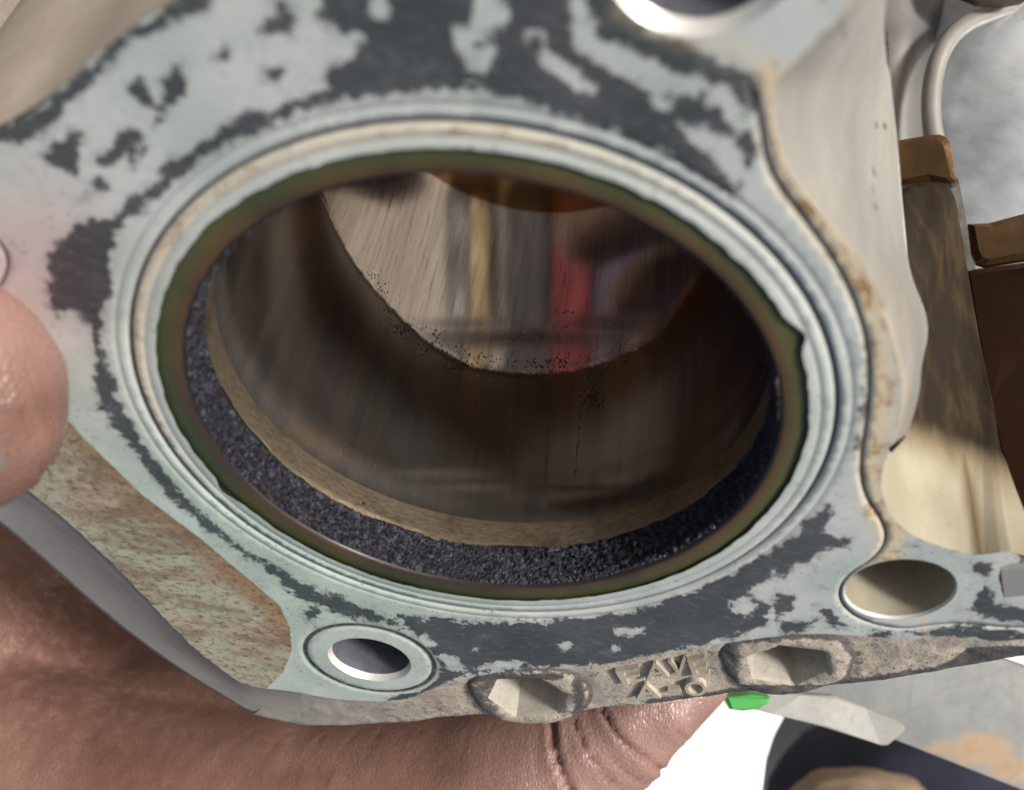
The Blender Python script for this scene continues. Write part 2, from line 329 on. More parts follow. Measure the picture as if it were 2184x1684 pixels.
H1, H2, H3 = circ(dow, DR, 96), circ(stud, SR, 96), circ(tophole, TR, 72)
# grooves: centre line, half width, depth, closed
gro = [(circ((0, 0), RG, 460), .0105, .02, True), (circ(dow, .302, 150), .019, .014, True), (circ((0, 0), 1.222, 460), .005, .0030, True), (circ((0, 0), 1.128, 420), .004, .0025, True)]
bead_px = [(1600,185),(1622,250),(1628,320),(1650,385),(1720,475),(1788,568),(1838,680),(1856,780),(1850,890),(1834,985),(1842,1055),(1880,1108),(1893,1150),(1868,1190),(1812,1222),(1786,1262),(1802,1300),(1850,1328),(1925,1342),(1985,1331),(2060,1327),(2120,1336),(2184,1338),(2300,1336)]
BEAD = smooth_line([at(*p)[:2] for p in bead_px], 230, 2)
gro.append((BEAD, .008, .010, False))
left_px = [(-20, 500),(8, 530),(18, 560),(10, 595),(-10, 625)]
gro.append((smooth_line([at(*p)[:2] for p in left_px], 30, 2), .008, .010, False))
pts, edges = [], []
def add_loop(P, closed=True):
    i0 = len(pts); pts.extend(map(tuple, P)); n = len(P)
    edges.extend((i0+i, i0+(i+1) % n) for i in range(n if closed else n-1))
for L in (OUT, INN, H1, H2, H3): add_loop(L)
gz = {}; gm = []
for P, hw, dp, cl in gro:
    T = (np.roll(P, -1, 0) - np.roll(P, 1, 0)) if cl else np.gradient(P, axis=0)
    T = T / np.linalg.norm(T, axis=1)[:, None]; N = np.stack([-T[:, 1], T[:, 0]], 1)
    for off in (-hw, 0, hw):
        i0 = len(pts); add_loop(P + N*off, cl)
        for i in range(len(P)): gm.append((i0+i, 0 if off else dp, 0.0 if off else (1.0 if dp > .005 else .45)))
def inside(P, poly):
    x, y = P[:, 0], P[:, 1]; r = np.zeros(len(P), bool); n = len(poly)
    for i in range(n):
        x1, y1 = poly[i]; x2, y2 = poly[(i+1) % n]
        if y1 == y2: continue
        c = ((y1 > y) != (y2 > y)) & (x < (x2-x1)*(y-y1)/(y2-y1) + x1); r ^= c
    return r
def seg_dist(P, L, closed):
    D = np.full(len(P), 1e9); n = len(L)
    for i in range(n if closed else n-1):
        a = np.asarray(L[i]); b = np.asarray(L[(i+1) % n]); ab = b-a
        t = np.clip(((P-a) @ ab) / max(ab @ ab, 1e-12), 0, 1)
        D = np.minimum(D, np.linalg.norm(P - (a + t[:, None]*ab), axis=1))
    return D
sp = .022
gx, gy = np.meshgrid(np.arange(OUT[:, 0].min(), OUT[:, 0].max(), sp), np.arange(OUT[:, 1].min(), OUT[:, 1].max(), sp))
gx[1::2] += sp/2
G = np.stack([gx.ravel(), gy.ravel()], 1); G = G[inside(G, OUT)]
rr = np.linalg.norm(G, axis=1); G = G[rr > RO + .03]
rr = np.linalg.norm(G, axis=1); G = G[(np.abs(rr - RG) > .02) & (np.abs(rr - 1.222) > .016) & (np.abs(rr - 1.128) > .015)]; rr = np.linalg.norm(G, axis=1)
for c, r in ((dow, DR), (stud, SR), (tophole, TR)): G = G[np.linalg.norm(G - c, axis=1) > r + .012]
G = G[np.abs(np.linalg.norm(G - dow, axis=1) - .302) > .028]
for L in (gro[4][0], gro[5][0]):
    bb = L[::4]; G = G[seg_dist(G, bb, False) > .018]
k0 = len(pts); pts.extend(map(tuple, G))
res = delaunay_2d_cdt([Vector(p) for p in pts], edges, [], 0, 1e-6, True)
V2 = np.array([tuple(v) for v in res[0]]); T3 = np.array([f for f in res[2] if len(f) == 3])
orig = res[3]
cen = V2[T3].mean(1)
keep = inside(cen, OUT) & ~inside(cen, INN)
for c, r in ((dow, DR), (stud, SR), (tophole, TR)): keep &= np.linalg.norm(cen - c, axis=1) > r*.999
T3 = T3[keep]
zz = np.zeros(len(V2)); gmask = np.zeros(len(V2))
gmap = {i: (dp, m) for i, dp, m in gm}
for i, o_ in enumerate(orig):
    for q in o_:
        if q in gmap: zz[i] = -gmap[q][0]; gmask[i] = gmap[q][1]
V3 = np.c_[V2, zz]
PX = project(np.c_[V2, np.zeros(len(V2))])
# residue field in tracing pixels: + dark, - pale
DARK = [
 [(700,-330),(690,0),(655,25),(715,58),(772,85),(758,122),(700,142),(690,178),(640,205),(590,238),(520,243),(480,262),(430,302),(390,332),(350,352),(338,385),(278,425),(200,520),(215,560),(262,480),(330,420),(420,345),(500,295),(600,250),(700,222),(800,203),(900,192),(1000,190),(1100,212),(1200,242),(1300,280),(1400,322),(1500,382),(1560,425),(1582,390),(1610,330),(1615,250),(1608,190),(1570,140),(1500,115),(1430,85),(1370,45),(1330,0),(1290,-330)],
 [(300,175),(332,205),(325,232),(285,205),(272,180)], [(378,138),(398,165),(388,200),(350,252),(328,262),(345,200)], [(470,105),(490,95),(485,115),(465,118)],
 [(566,152),(600,148),(607,170),(575,182)], [(560,55),(600,18),(640,20),(625,75),(575,80)], [(150,282),(182,290),(172,330),(166,380),(120,352),(85,332)],
 [(250,292),(290,270),(302,300),(262,332),(230,352),(195,352),(188,335),(230,322)], [(190,385),(222,370),(232,402),(180,425)], [(275,320),(310,300),(315,330),(285,350)],
 [(-20,285),(80,240),(150,170),(235,90),(350,15),(400,-40),(480,-40),(430,22),(340,58),(260,105),(195,175),(110,262),(40,302),(-20,325)],
 [(115,530),(140,500),(190,470),(252,470),(236,560),(226,640),(216,720),(232,800),(262,890),(205,872),(206,800),(192,705),(160,660),(120,662),(104,622)],
 [(228,780),(262,880),(330,985),(420,1085),(520,1168),(620,1230),(760,1288),(900,1322),(900,1342),(740,1312),(640,1272),(560,1212),(440,1130),(330,1020),(245,910)],
 [(735,1285),(900,1318),(1050,1328),(1200,1323),(1350,1303),(1480,1262),(1600,1200),(1700,1132),(1760,1072),(1778,1080),(1760,1130),(1700,1182),(1640,1232),(1595,1262),(1640,1292),(1630,1335),(1560,1362),(1480,1380),(1400,1396),(1300,1416),(1200,1420),(1100,1425),(1010,1436),(930,1425),(905,1380),(880,1345),(790,1318)],
 [(1690,1150),(1740,1130),(1790,1140),(1812,1160),(1760,1172),(1700,1202),(1660,1235),(1645,1222)], [(1650,1262),(1692,1268),(1690,1302),(1660,1312)], [(1740,1290),(1780,1300),(1803,1332),(1768,1332)], [(1670,1330),(1740,1322),(1700,1352),(1670,1350)],
 [(1925,1158),(1990,1178),(2060,1192),(2112,1200),(2112,1232),(2050,1222),(2010,1216),(1970,1200),(1920,1182)], [(2050,1230),(2112,1240),(2122,1288),(2190,1300),(2320,1300),(2320,1330),(2140,1328),(2082,1306),(2046,1290),(2088,1260)],
 [(1950,1350),(2060,1336),(2190,1346),(2190,1370),(2060,1362)], [(1870,1346),(1940,1350),(1930,1360),(1860,1358)], [(640,1300),(670,1296),(690,1312),(655,1325)],
 [(910,1450),(960,1420),(1010,1437),(930,1466),(880,1492),(820,1497),(850,1482)], [(2010,1255),(2035,1250),(2030,1275),(2005,1285)],
 [(1848,690),(1856,780),(1848,900),(1832,1000),(1826,960),(1836,880),(1842,780)],
]
PALE = [
 [(785,-40),(828,-40),(827,30),(802,46),(783,30)], [(958,62),(1000,52),(1008,-40),(1062,-40),(1088,40),(1072,72),(1040,60),(1020,90),(1052,100),(1056,130),(1000,150),(963,112)],
 [(1005,138),(1062,130),(1066,142),(1010,152)], [(1122,70),(1145,60),(1160,78),(1140,96),(1122,88)], [(1148,98),(1190,126),(1240,165),(1280,178),(1272,198),(1228,192),(1196,166),(1156,126)],
 [(1215,-40),(1262,40),(1292,90),(1330,98),(1372,120),(1402,108),(1424,150),(1482,158),(1542,180),(1592,230),(1604,275),(1570,275),(1530,222),(1470,204),(1420,192),(1398,212),(1368,188),(1300,154),(1250,124),(1222,80)],
 [(1395,205),(1430,215),(1432,228),(1398,230)], [(1448,258),(1510,278),(1564,300),(1594,335),(1584,405),(1540,372),(1508,330),(1456,290)], [(1400,300),(1440,320),(1420,332)],
 [(1193,1372),(1215,1368),(1218,1384),(1196,1384)], [(1306,1376),(1324,1374),(1324,1388),(1308,1388)], [(1310,1342),(1380,1336),(1380,1352),(1316,1354)], [(1005,1376),(1022,1376),(1020,1390),(1006,1388)],
 [(1558,1282),(1600,1270),(1617,1295),(1590,1317),(1562,1302)], [(870,1368),(905,1350),(930,1372),(900,1390)], [(940,1395),(975,1405),(1000,1432),(950,1425)], [(1010,1428),(1060,1408),(1130,1414),(1060,1428)], [(1460,1378),(1540,1362),(1530,1378)],
 [(560,1215),(600,1240),(580,1250)], [(800,1300),(870,1320),(860,1328),(800,1312)],
]
ringpx = project(np.c_[circ((0, 0), 1.215, 200), np.zeros(200)])
scl = np.linalg.norm(PX - project(np.c_[V2 + [.01, 0], np.zeros(len(V2))]), axis=1) / .01 / 480
f = np.full(len(PX), -2.0)
def sdist(poly):
    d = seg_dist(PX, np.array(poly, float), True); ins = inside(PX, np.array(poly, float))
    return np.where(ins, d, -d) / (14 * scl)
for p in DARK: f = np.maximum(f, sdist(p))
for p in PALE: f = np.minimum(f, -sdist(p) * 1.15)
rad = np.linalg.norm(V2, axis=1)
f = np.where(rad < 1.222, np.minimum(f, (rad - 1.215) * 60), f)      # sealing ring is wiped pale
f = np.where(np.linalg.norm(V2 - dow, axis=1) < .33, np.minimum(f, -1.2), f)
f = np.where(np.linalg.norm(V2 - stud, axis=1) < SR + .08, np.minimum(f, -.8), f)
for x, y, sx, sy, a in ((560,1215,120,60,.72),(480,1150,90,50,.8),(700,1275,80,30,.7),(960,1405,70,40,.7),(1790,1230,110,70,.72),(1720,1320,100,30,.7),(2080,1230,120,60,.75),(130,380,90,50,.7),(660,1330,60,40,.8),(430,330,90,60,.8),(250,900,60,90,.85),(1380,80,160,90,.78),(2000,1345,160,16,.75),(900,1480,80,16,.7)):
    g_ = np.exp(-((PX[:, 0]-x)/sx)**2 - ((PX[:, 1]-y)/sy)**2); f = np.maximum(f, -2 + (2 - a)*np.sqrt(g_))
f = np.where(rad < 1.215, np.minimum(f, -1.15), f)
tan_px = [(1640,150),(1655,225),(1655,300),(1675,375),(1735,465),(1805,560),(1858,660),(1882,770),(1882,880),(1862,965),(1856,1035),(1872,1092),(1905,1140),(1890,1190)]
td = seg_dist(PX, np.array(tan_px, float), False)
tan = np.clip(1.35 - td / 32, 0, 1)
td2 = seg_dist(PX, np.array([(1330, 20), (1400, 60), (1500, 90), (1600, 110)], float), False); tan = np.maximum(tan, .35*np.clip(1.3 - td2/30, 0, 1))
ringtan = np.clip(1 - np.abs(rad - 1.15)/.03, 0, 1) * np.clip(V2[:, 1]*.9 - V2[:, 0]*.9 - .1, 0, 1) * 1.0
tan = np.maximum(tan, ringtan)
td3 = seg_dist(PX, np.array([(1962, 1300), (1972, 1345)], float), False); tan = np.maximum(tan, np.clip(1 - td3/9, 0, 1))
brown_poly = np.array([(-330,760),(60,860),(150,900),(175,930),(232,985),(300,1052),(420,1142),(520,1225),(596,1290),(618,1335),(622,1385),(604,1432),(560,1475),(480,1470),(380,1380),(280,1250),(150,1125),(-100,960)], float)
bd = seg_dist(PX, brown_poly, True); bi = inside(PX, brown_poly)
brn = np.clip(.5 + np.where(bi, bd, -bd) / 10, 0, 1)
f = np.where(brn > .5, -2, f)
mask = np.stack([np.clip(f / 4 + .5, 0, 1), tan, brn, gmask], 1)
pkm = np.clip(1.25*np.exp(-((PX[:, 0]-60)/150)**2 - ((PX[:, 1]-580)/170)**2), 0, 1)  # pink bounce beside the thumb, put into the face colour as a tint
gnm = np.where(bi, np.clip(1.25 - seg_dist(PX, np.array([(150,900),(232,985),(300,1052),(420,1142),(520,1225),(596,1290),(618,1335)], float), False)/45, 0, 1), np.clip(1.1*np.exp(-((PX[:, 0]-560)/420)**2 - ((PX[:, 1]-1240)/330)**2), 0, 1))  # green outside the brown corner: reflected cast put into the colour
mesh('gasket_face', V3, T3, M_deck, block, True, {'mask': mask, 'tint': np.stack([pkm, gnm, 0*pkm, 0*pkm], 1)})
# liner flange: a low rounded ring just inside the face
def ring_surface(rs, zs, n=256, uvv=None):
    t = np.linspace(0, 2*np.pi, n + 1)
    V, U = [], []
    for j, (r, z) in enumerate(zip(rs, zs)):
        V.append(np.stack([np.cos(t)*r, np.sin(t)*r, np.full(n+1, z)], 1))
        U.append(np.stack([t, np.full(n+1, (j/(len(rs)-1)) if uvv is None else uvv[j])], 1))
    return np.concatenate(V), grid_faces(n+1, len(rs)), np.concatenate(U)
rs = [1.16, 1.13, 1.115, 1.085, 1.06, 1.04, 1.02, 1.01, 1.003, 1.0]; zs = [-.06, -.03, -.018, -.014, -.012, -.011, -.010, -.012, -.018, -.03]
V, F, U = ring_surface(rs, zs, 300); mesh('liner_flange', V, flip(F), M_liner, block, True, uv=U)
# carbon crust: rough band under the rim
n, m = 1100, 40
t = np.linspace(0, 2*np.pi, n, endpoint=False); V = []
for j in range(m):
    z = -.022 - .185 * j/(m-1); P = np.stack([np.cos(t), np.sin(t), np.full(n, z)], 1)
    h = np.array([noise.fractal(Vector((p[0]*50, p[1]*50, p[2]*60)), .55, 2.2, 4) for p in P])
    env = min(1, (j+.3)/3) * min(1, (m-1-j)/3)
    rr = 1.0 - env*(.004 + .014*np.clip(h + .3, 0, 1.2)) + (.002 if j == m-1 else 0)
    P[:, :2] *= rr[:, None]; V.append(P)
mesh('carbon_crust', np.concatenate(V), flip(grid_faces(n, m, True)), M_carbon, block)
# polished lip above the ring travel
V, F, U = ring_surface([.994, .992, .997, 1.0], [-.205, -.222, -.315, -.335], 400)
wob = fbm(np.c_[V[:, :2]*2, V[:, 2]], 2, 3)*.02; V[:, 2] += wob*(V[:, 2] > -.22)
mesh('polished_lip', V, flip(F), M_lip, block, True, uv=U*[1, .1])
# bore wall
n, m = 540, 190
zb = -.20 - (3.16 - .20) * np.linspace(0, 1, m)
V, F, U = ring_surface([1.0]*m, zb, n)
phi_ = np.degrees(np.arctan2(V[:, 0], -V[:, 1])); zf_ = np.interp(phi_, [-180, -66, -36, -20, -7, 12, 28, 47, 64, 180], [-1.7, -1.59, -1.42, -1.30, -1.235, -1.235, -1.25, -1.30, -1.52, -1.7])
V[:, :2] *= (1 - .0014*np.exp(-((V[:, 2] - zf_)/.016)**2))[:, None]
V[:, :2] *= (1 + .004*np.exp(-((V[:, 2] + .215)/.02)**2) + .0012*np.sin(V[:, 2]*31)*np.exp(-((V[:, 2]+.45)/.15)**2))[:, None]
U = np.stack([np.arctan2(V[:, 0], -V[:, 1]), V[:, 2]], 1)
for k in range(m): U[k*(n+1) + n//4 - 0:(k+1)*(n+1), 0] += 0
ang = np.linspace(0, 2*np.pi, n+1); U[:, 0] = np.tile(ang + np.pi/2, m)
pit = np.zeros(len(V)); soot = np.zeros(len(V)); rust = np.zeros(len(V))
vp = project(V); front = V[:, 1] < .45
def blob(x, y, sx, sy, a, arr, lim=.6):
    P = bore_at(x, y); g = a*np.exp(-((vp[:, 0]-x)/sx)**2 - ((vp[:, 1]-y)/sy)**2) * (np.linalg.norm(V - P, axis=1) < lim)
    np.maximum(arr, g, out=arr)
for x, y, sx, sy, a in [(1260,850,46,40,.8),(1270,800,60,25,.6),(1330,770,50,18,.55),(860,700,50,26,.6),(920,745,50,24,.62),(980,785,50,20,.65),(1050,800,40,12,.6),(820,660,30,22,.5),(1200,665,45,8,.6),(1200,695,60,8,.55),(1130,720,120,16,.45),(1250,760,60,30,.4),(945,1130,16,6,.7),(1012,1137,6,5,.7),(1340,1105,26,14,.55),(1047,865,4,10,.7),(1060,855,4,6,.7),(660,950,60,24,.5),(720,970,50,20,.45),(800,1000,60,16,.35)]:
    blob(x, y, sx, sy, a, pit)
blob(660, 930, 70, 30, .35, rust); blob(730, 965, 60, 22, .3, rust)
for x, y, sx, sy, a in [(1100,720,220,22,.6),(1000,690,120,14,.35),(1300,690,120,20,.5),(900,1010,200,10,.3),(1150,1040,260,8,.45)]: blob(x, y, sx, sy, a, soot)
az = V[:, 2]
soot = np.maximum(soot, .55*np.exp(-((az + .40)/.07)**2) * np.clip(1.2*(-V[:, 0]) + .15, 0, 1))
ln = seg_dist(vp, np.array([(1245, 820), (1235, 930), (1226, 1015)], float), False); pit = np.maximum(pit, np.where(front, .75*np.exp(-(ln/2.5)**2), 0))
for p, q in (((1180, 700), (1160, 1080)), ((1090, 860), (1085, 1060))):
    ln = seg_dist(vp, np.array([p, q], float), False); soot = np.maximum(soot, np.where(front, .3*np.exp(-(ln/5)**2), 0))
phi = np.degrees(np.arctan2(V[:, 0], -V[:, 1])); zfc = np.interp(phi, [-180, -100, -66, -36, -20, -7, 12, 28, 47, 64, 100, 180], [-1.75, -1.72, -1.59, -1.42, -1.30, -1.235, -1.235, -1.25, -1.30, -1.52, -1.7, -1.75])
low = np.clip(.5 + (zfc - V[:, 2])/.35, 0, 1)  # mask follows the reflection of the open end, painted as a brighter zone
near = np.exp(-((V[:, 2] - zfc + .07)/.085)**2) * np.clip(1.25 - np.abs(phi)/70, 0, 1) * .66
near *= np.array([.35 + .9*max(0, noise.noise(Vector((p*.09, 2.2, 0))) + .25) for p in phi])
pit = np.maximum(pit, np.clip(near, 0, .7))
mesh('bore_wall', V, flip(F), M_bore, block, True, {'mask': np.stack([pit, rust, low, soot], 1)}, uv=U)
# bottom spigot outside and lip so the tube has thickness
V, F, U = ring_surface([1.0, 1.005, 1.06, 1.07, 1.07], [-3.16, -3.175, -3.175, -3.16, -2.2], 128); mesh('liner_spigot', V, F, M_grey, block)
# holes -------------------------------------------------------------
def hole(c, r, depth, ch, mwall, name_ch='chamfer', name_w='hole_wall', floor=None, chz=.03):
    rs = [r, r - ch*.2, r - ch]; zs = [0, -.006, -chz]
    V, F, U = ring_surface(rs, zs, 96); V[:, :2] += c; rimo = mesh(name_ch, V, flip(F), M_chamfer, block)
    r2 = r - ch
    V, F, U = ring_surface([r2, r2, r2*.98, r2*.98], [-chz, -.06, -depth*.5, -depth], 96); V[:, :2] += c; mesh(name_w, V, flip(F), mwall, rimo)
hole(dow, DR, .9, .014, M_steelhole, 'dowel_rim', 'dowel_bore')
hole(stud, SR, 1.1, .006, M_beige, 'stud_rim', 'stud_bore', chz=.012)
hole(tophole, TR, .9, .03, M_steelhole, 'stud_rim', 'stud_bore')
# ledge below the front edge -----------------------------------------
ZL = -.12
edge_px = [(640,1474),(700,1488),(800,1496),(870,1490),(930,1464),(1010,1441),(1100,1427),(1200,1421),(1280,1417),(1370,1400),(1450,1385),(1520,1375),(1600,1362),(1680,1352),(1740,1350),(1800,1352),(1870,1358),(1950,1360),(2010,1355),(2060,1360),(2120,1368),(2184,1362),(2330,1350)]
low_px = [(540,1522),(640,1545),(750,1546),(860,1537),(960,1527),(1000,1524),(1240,1512),(1300,1507),(1400,1498),(1530,1480),(1580,1474),(1800,1458),(1860,1450),(1950,1437),(2070,1417),(2184,1396),(2330,1374)]
NX = 420
EA = np.array([at(*p, 0) for p in resample(edge_px, NX)]); EM = EA + [0, -.012, -.02]
EB = np.array([at(*p, ZL) for p in resample(edge_px, NX)]) 
wall_foot = np.c_[EA[:, :2] + [0, -.02], np.full(NX, ZL + .012)]
LOW = np.array([at(*p, ZL) for p in resample(low_px, NX)])
rowsV = [EA + [0, .001, -.002], EM, wall_foot]
for k in range(1, 34): rowsV.append(wall_foot * (1 - k/33) + LOW * (k/33))
rowsV += [LOW + [0, -.012, -.008], LOW + [0, -.02, -.03], LOW + [0, -.01, -.25], LOW + [0, 0, -.5]]
V = np.concatenate(rowsV); F = grid_faces(NX, len(rowsV))
nz = fbm(V[:, :3], 6, 2, 4); flat = (np.arange(len(V)) // NX >= 3) & (np.arange(len(V)) // NX < 36)
V[:, 2] += np.where(flat, nz*.008, 0)
lp = project(V)
dirt = np.zeros(len(V)); smoothm = np.zeros(len(V))
lowd = seg_dist(lp, np.array(low_px, float), False)
dirt = np.maximum(dirt, np.where(lp[:, 0] > 1380, .75*np.exp(-(lowd/16)**2), .5*np.exp(-(lowd/10)**2)))
def addd(poly, a, s=12):
    global dirt
    P = np.array(poly, float); d = seg_dist(lp, P, True); i = inside(lp, P)
    dirt = np.maximum(dirt, a*np.clip(.5 + np.where(i, d, -d)/s/2, 0, 1))
addd([(640,1480),(760,1490),(900,1490),(960,1500),(980,1530),(760,1545),(640,1540),(600,1500)], .42, 14)
addd([(2060,1380),(2184,1375),(2330,1355),(2330,1370),(2184,1392),(2060,1415),(1960,1436),(2040,1400)], .95, 8)
addd([(1420,1395),(1520,1380),(1540,1400),(1540,1470),(1500,1478),(1420,1490),(1450,1450),(1430,1420)], .38, 10)
addd([(1820,1360),(1850,1400),(1840,1450),(1800,1460),(1800,1400)], .5, 8)
smoothm = np.clip((960 - lp[:, 0])/300, 0, 1)
smoothm = np.maximum(smoothm, np.clip(1 - seg_dist(lp, np.array([(1225,1432),(1262,1470),(1275,1490)], float), False)/24, 0, .6))
HEX1 = [(1040,1492),(1100,1532),(1194,1525),(1211,1485),(1151,1450),(1060,1452)]; HEX2 = [(1592,1404),(1604,1450),(1694,1467),(1771,1432),(1759,1392),(1662,1380)]
Fa = np.array(F); cxy = V[Fa].mean(1)[:, :2]; cz = V[Fa].mean(1)[:, 2]; kill = np.zeros(len(Fa), bool)
for hx in (HEX1, HEX2):
    hp_ = np.array([at(*p, ZL + .03)[:2] for p in hx]); c_ = hp_.mean(0); kill |= inside(cxy, c_ + (hp_ - c_)*1.04)
F = [tuple(q) for q in Fa[~(kill & (cz > -.3))]]
mesh('front_ledge', V, flip(F), M_ledge, block, True, {'mask': np.stack([dirt, smoothm, 0*dirt, 0*dirt], 1)})
# bosses with hexagonal pockets ---------------------------------------
def boss(outline, hexpx, top, pocket, dirtfun):
    b = None
    O = closed_resample(chaikin_closed([at(*p, top)[:2] for p in outline], 2).tolist(), .016)
    Hx = np.array([at(*p, top)[:2] for p in hexpx])
    HH = closed_resample(Hx.tolist(), .02)
    gx, gy = np.meshgrid(np.arange(O[:, 0].min(), O[:, 0].max(), .02), np.arange(O[:, 1].min(), O[:, 1].max(), .02))
    G = np.stack([gx.ravel(), gy.ravel()], 1); G = G[inside(G, O) & ~inside(G, HH)]
    G = G[(seg_dist(G, O, True) > .012) & (seg_dist(G, HH, True) > .012)]
    pts = [Vector(p) for p in np.concatenate([O, HH, G])]
    n1, n2 = len(O), len(HH)
    ed = [(i, (i+1) % n1) for i in range(n1)] + [(n1+i, n1+(i+1) % n2) for i in range(n2)]
    r = delaunay_2d_cdt(pts, ed, [], 0, 1e-6, True)
    V2 = np.array([tuple(v) for v in r[0]]); T = np.array([q for q in r[2] if len(q) == 3]); c = V2[T].mean(1)
    T = T[inside(c, O) & ~inside(c, HH)]
    edist = seg_dist(V2, O, True)
    z = top - .03*np.exp(-edist/.02) + fbm(np.c_[V2, 0*V2[:, 0]], 9, 5)*.01
    hd = seg_dist(V2, HH, True); z = np.where(hd < 1e-4, top - .012, z)
    V = np.c_[V2, z]; px = project(V)
    dm = dirtfun(px, edist)
    sm = np.zeros(len(V))
    k = len(V)
    # side
    zo = np.array([z[np.argmin(np.linalg.norm(V2 - o, axis=1))] for o in O])
    S = np.concatenate([np.c_[O, zo], np.c_[O*[1, 1] , np.full(n1, ZL - .03)], np.c_[O, np.full(n1, ZL - .5)]])
    Fs = grid_faces(n1, 3, True); Fs = [tuple(i + k for i in q) for q in Fs]
    A = np.concatenate([V, S]); dmm = np.r_[dm, np.full(3*n1, .8)]
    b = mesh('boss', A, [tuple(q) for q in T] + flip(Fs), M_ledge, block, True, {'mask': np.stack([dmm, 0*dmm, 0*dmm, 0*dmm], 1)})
    # pocket: tapered hexagonal cup with floor
    cH = Hx.mean(0); rows = []
    for s_, dz in ((1.0, -.012), (.985, -.03), (.95, -pocket)):
        rows.append(np.c_[cH + (HH - cH)*s_, np.full(n2, top + dz)])
    V = np.concatenate(rows); F = grid_faces(n2, 3, True)
    rows2 = []
    for s_ in (.95, .6, .3): rows2.append(np.c_[cH + (HH - cH)*s_, np.full(n2, top - pocket - (.02 if s_ < .5 else 0))])
    F0 = list(F); V0 = V.copy(); kk = len(V); V = np.concatenate([V] + rows2[1:] + [np.array([[*cH, top - pocket - .02]])])
    F = [tuple(q) for q in np.array(grid_faces(n2, 3, True)) + kk - n2] + [(kk + n2 + i, kk + n2 + (i+1) % n2, len(V)-1) for i in range(n2)]
    V[:, 2] += fbm(V, 7, 9)*.008
    V0 = V0.copy(); V0[:2*n2, 2] += 0
    mesh('pocket_wall', V0, flip(F0), M_pocket, b, False)
    mesh('pocket_floor', V, flip(F), M_pfloor, b, False)
    # casting curl left on the pocket floor
    tt = np.linspace(0, 1, 14); c0 = cH + (Hx[4] - cH)*.45
    cur = np.stack([c0[0] - .03 + .07*tt, c0[1] + .02 - .05*tt**2, np.full(14, top - pocket + .012)], 1)
    tube('casting_burr', cur, .012*np.ones(14), M_pocket, b)
def tube(name, P, rad, mat, parent=None, k=10, caps=True):
    P = np.asarray(P, float); T = np.gradient(P, axis=0); T /= np.linalg.norm(T, axis=1)[:, None] + 1e-12
    up = np.array([0, 0, 1.0]) if abs(T[0][2]) < .9 else np.array([1.0, 0, 0]); V = []
    for p, t, r in zip(P, T, rad):
        a = np.cross(t, up); a /= np.linalg.norm(a) + 1e-12; b = np.cross(a, t)
        for i in range(k):
            q = 2*np.pi*i/k; V.append(p + r*(np.cos(q)*a + np.sin(q)*b))
    F = grid_faces(k, len(P), True) + [tuple(range(k)), tuple(reversed(range(len(V)-k, len(V))))]
    return mesh(name, V, flip(F), mat, parent)
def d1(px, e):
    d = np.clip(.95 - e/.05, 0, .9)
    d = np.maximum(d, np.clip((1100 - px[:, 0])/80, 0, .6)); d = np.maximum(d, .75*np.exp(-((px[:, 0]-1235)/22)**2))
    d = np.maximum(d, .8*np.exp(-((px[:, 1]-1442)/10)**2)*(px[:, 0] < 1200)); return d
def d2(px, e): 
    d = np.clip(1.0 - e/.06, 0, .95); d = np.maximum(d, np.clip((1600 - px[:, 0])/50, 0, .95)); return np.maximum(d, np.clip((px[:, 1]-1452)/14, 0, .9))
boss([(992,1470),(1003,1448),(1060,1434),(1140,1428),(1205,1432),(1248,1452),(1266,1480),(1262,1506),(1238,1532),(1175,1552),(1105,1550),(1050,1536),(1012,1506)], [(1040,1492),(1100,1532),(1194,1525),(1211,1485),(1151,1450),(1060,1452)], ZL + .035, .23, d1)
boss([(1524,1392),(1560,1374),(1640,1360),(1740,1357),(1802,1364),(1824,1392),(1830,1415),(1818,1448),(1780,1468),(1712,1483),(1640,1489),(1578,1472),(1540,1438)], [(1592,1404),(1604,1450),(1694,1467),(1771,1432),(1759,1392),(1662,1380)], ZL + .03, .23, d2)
# raised letters
def letter(ch, q, th_=.030, base=ZL + .0):
    cu = bpy.data.curves.new('letter', 'FONT'); cu.body = ch; cu.extrude = .5; cu.bevel_depth = .0; cu.offset = .012
    tmp = bpy.data.objects.new('letter', cu); COL.objects.link(tmp)
    me = bpy.data.meshes.new_from_object(tmp.evaluated_get(bpy.context.evaluated_depsgraph_get()))
    bpy.data.objects.remove(tmp); bpy.data.curves.remove(cu)
    co = np.zeros(len(me.vertices)*3); me.vertices.foreach_get('co', co); co = co.reshape(-1, 3)
    mn, mx = co.min(0), co.max(0); c = (co - mn) / np.maximum(mx - mn, 1e-6)
    bl, br, tl, tr = [at(*p, base + th_) for p in q]
    P = (bl*(1-c[:, :1]) + br*c[:, :1])*(1-c[:, 1:2]) + (tl*(1-c[:, :1]) + tr*c[:, :1])*c[:, 1:2]
    P[:, 2] = base - .02 + (th_ + .02)*c[:, 2]
    F = [tuple(p.vertices) for p in me.polygons]; bpy.data.meshes.remove(me)
    o = mesh('letter', P, F, M_letter, block, False); return o
M_letter = mat_cast('letter_casting', (.44, .39, .32), (.33, .29, .24), (.10, .09, .08), .6, .3, .1, .5)
letter('F', [(1330,1462),(1366,1456),(1312,1432),(1362,1424)])
letter('A', [(1378,1452),(1428,1444),(1370,1418),(1424,1410)])
letter('V', [(1434,1444),(1466,1438),(1424,1410),(1464,1402)])
letter('E', [(1480,1446),(1514,1441),(1466,1409),(1504,1402)])
letter('A', [(1356,1492),(1410,1488),(1356,1462),(1398,1456)])
letter('-', [(1426,1481),(1454,1477),(1424,1471),(1450,1467)])
letter('O', [(1466,1486),(1512,1480),(1456,1456),(1500,1450)])
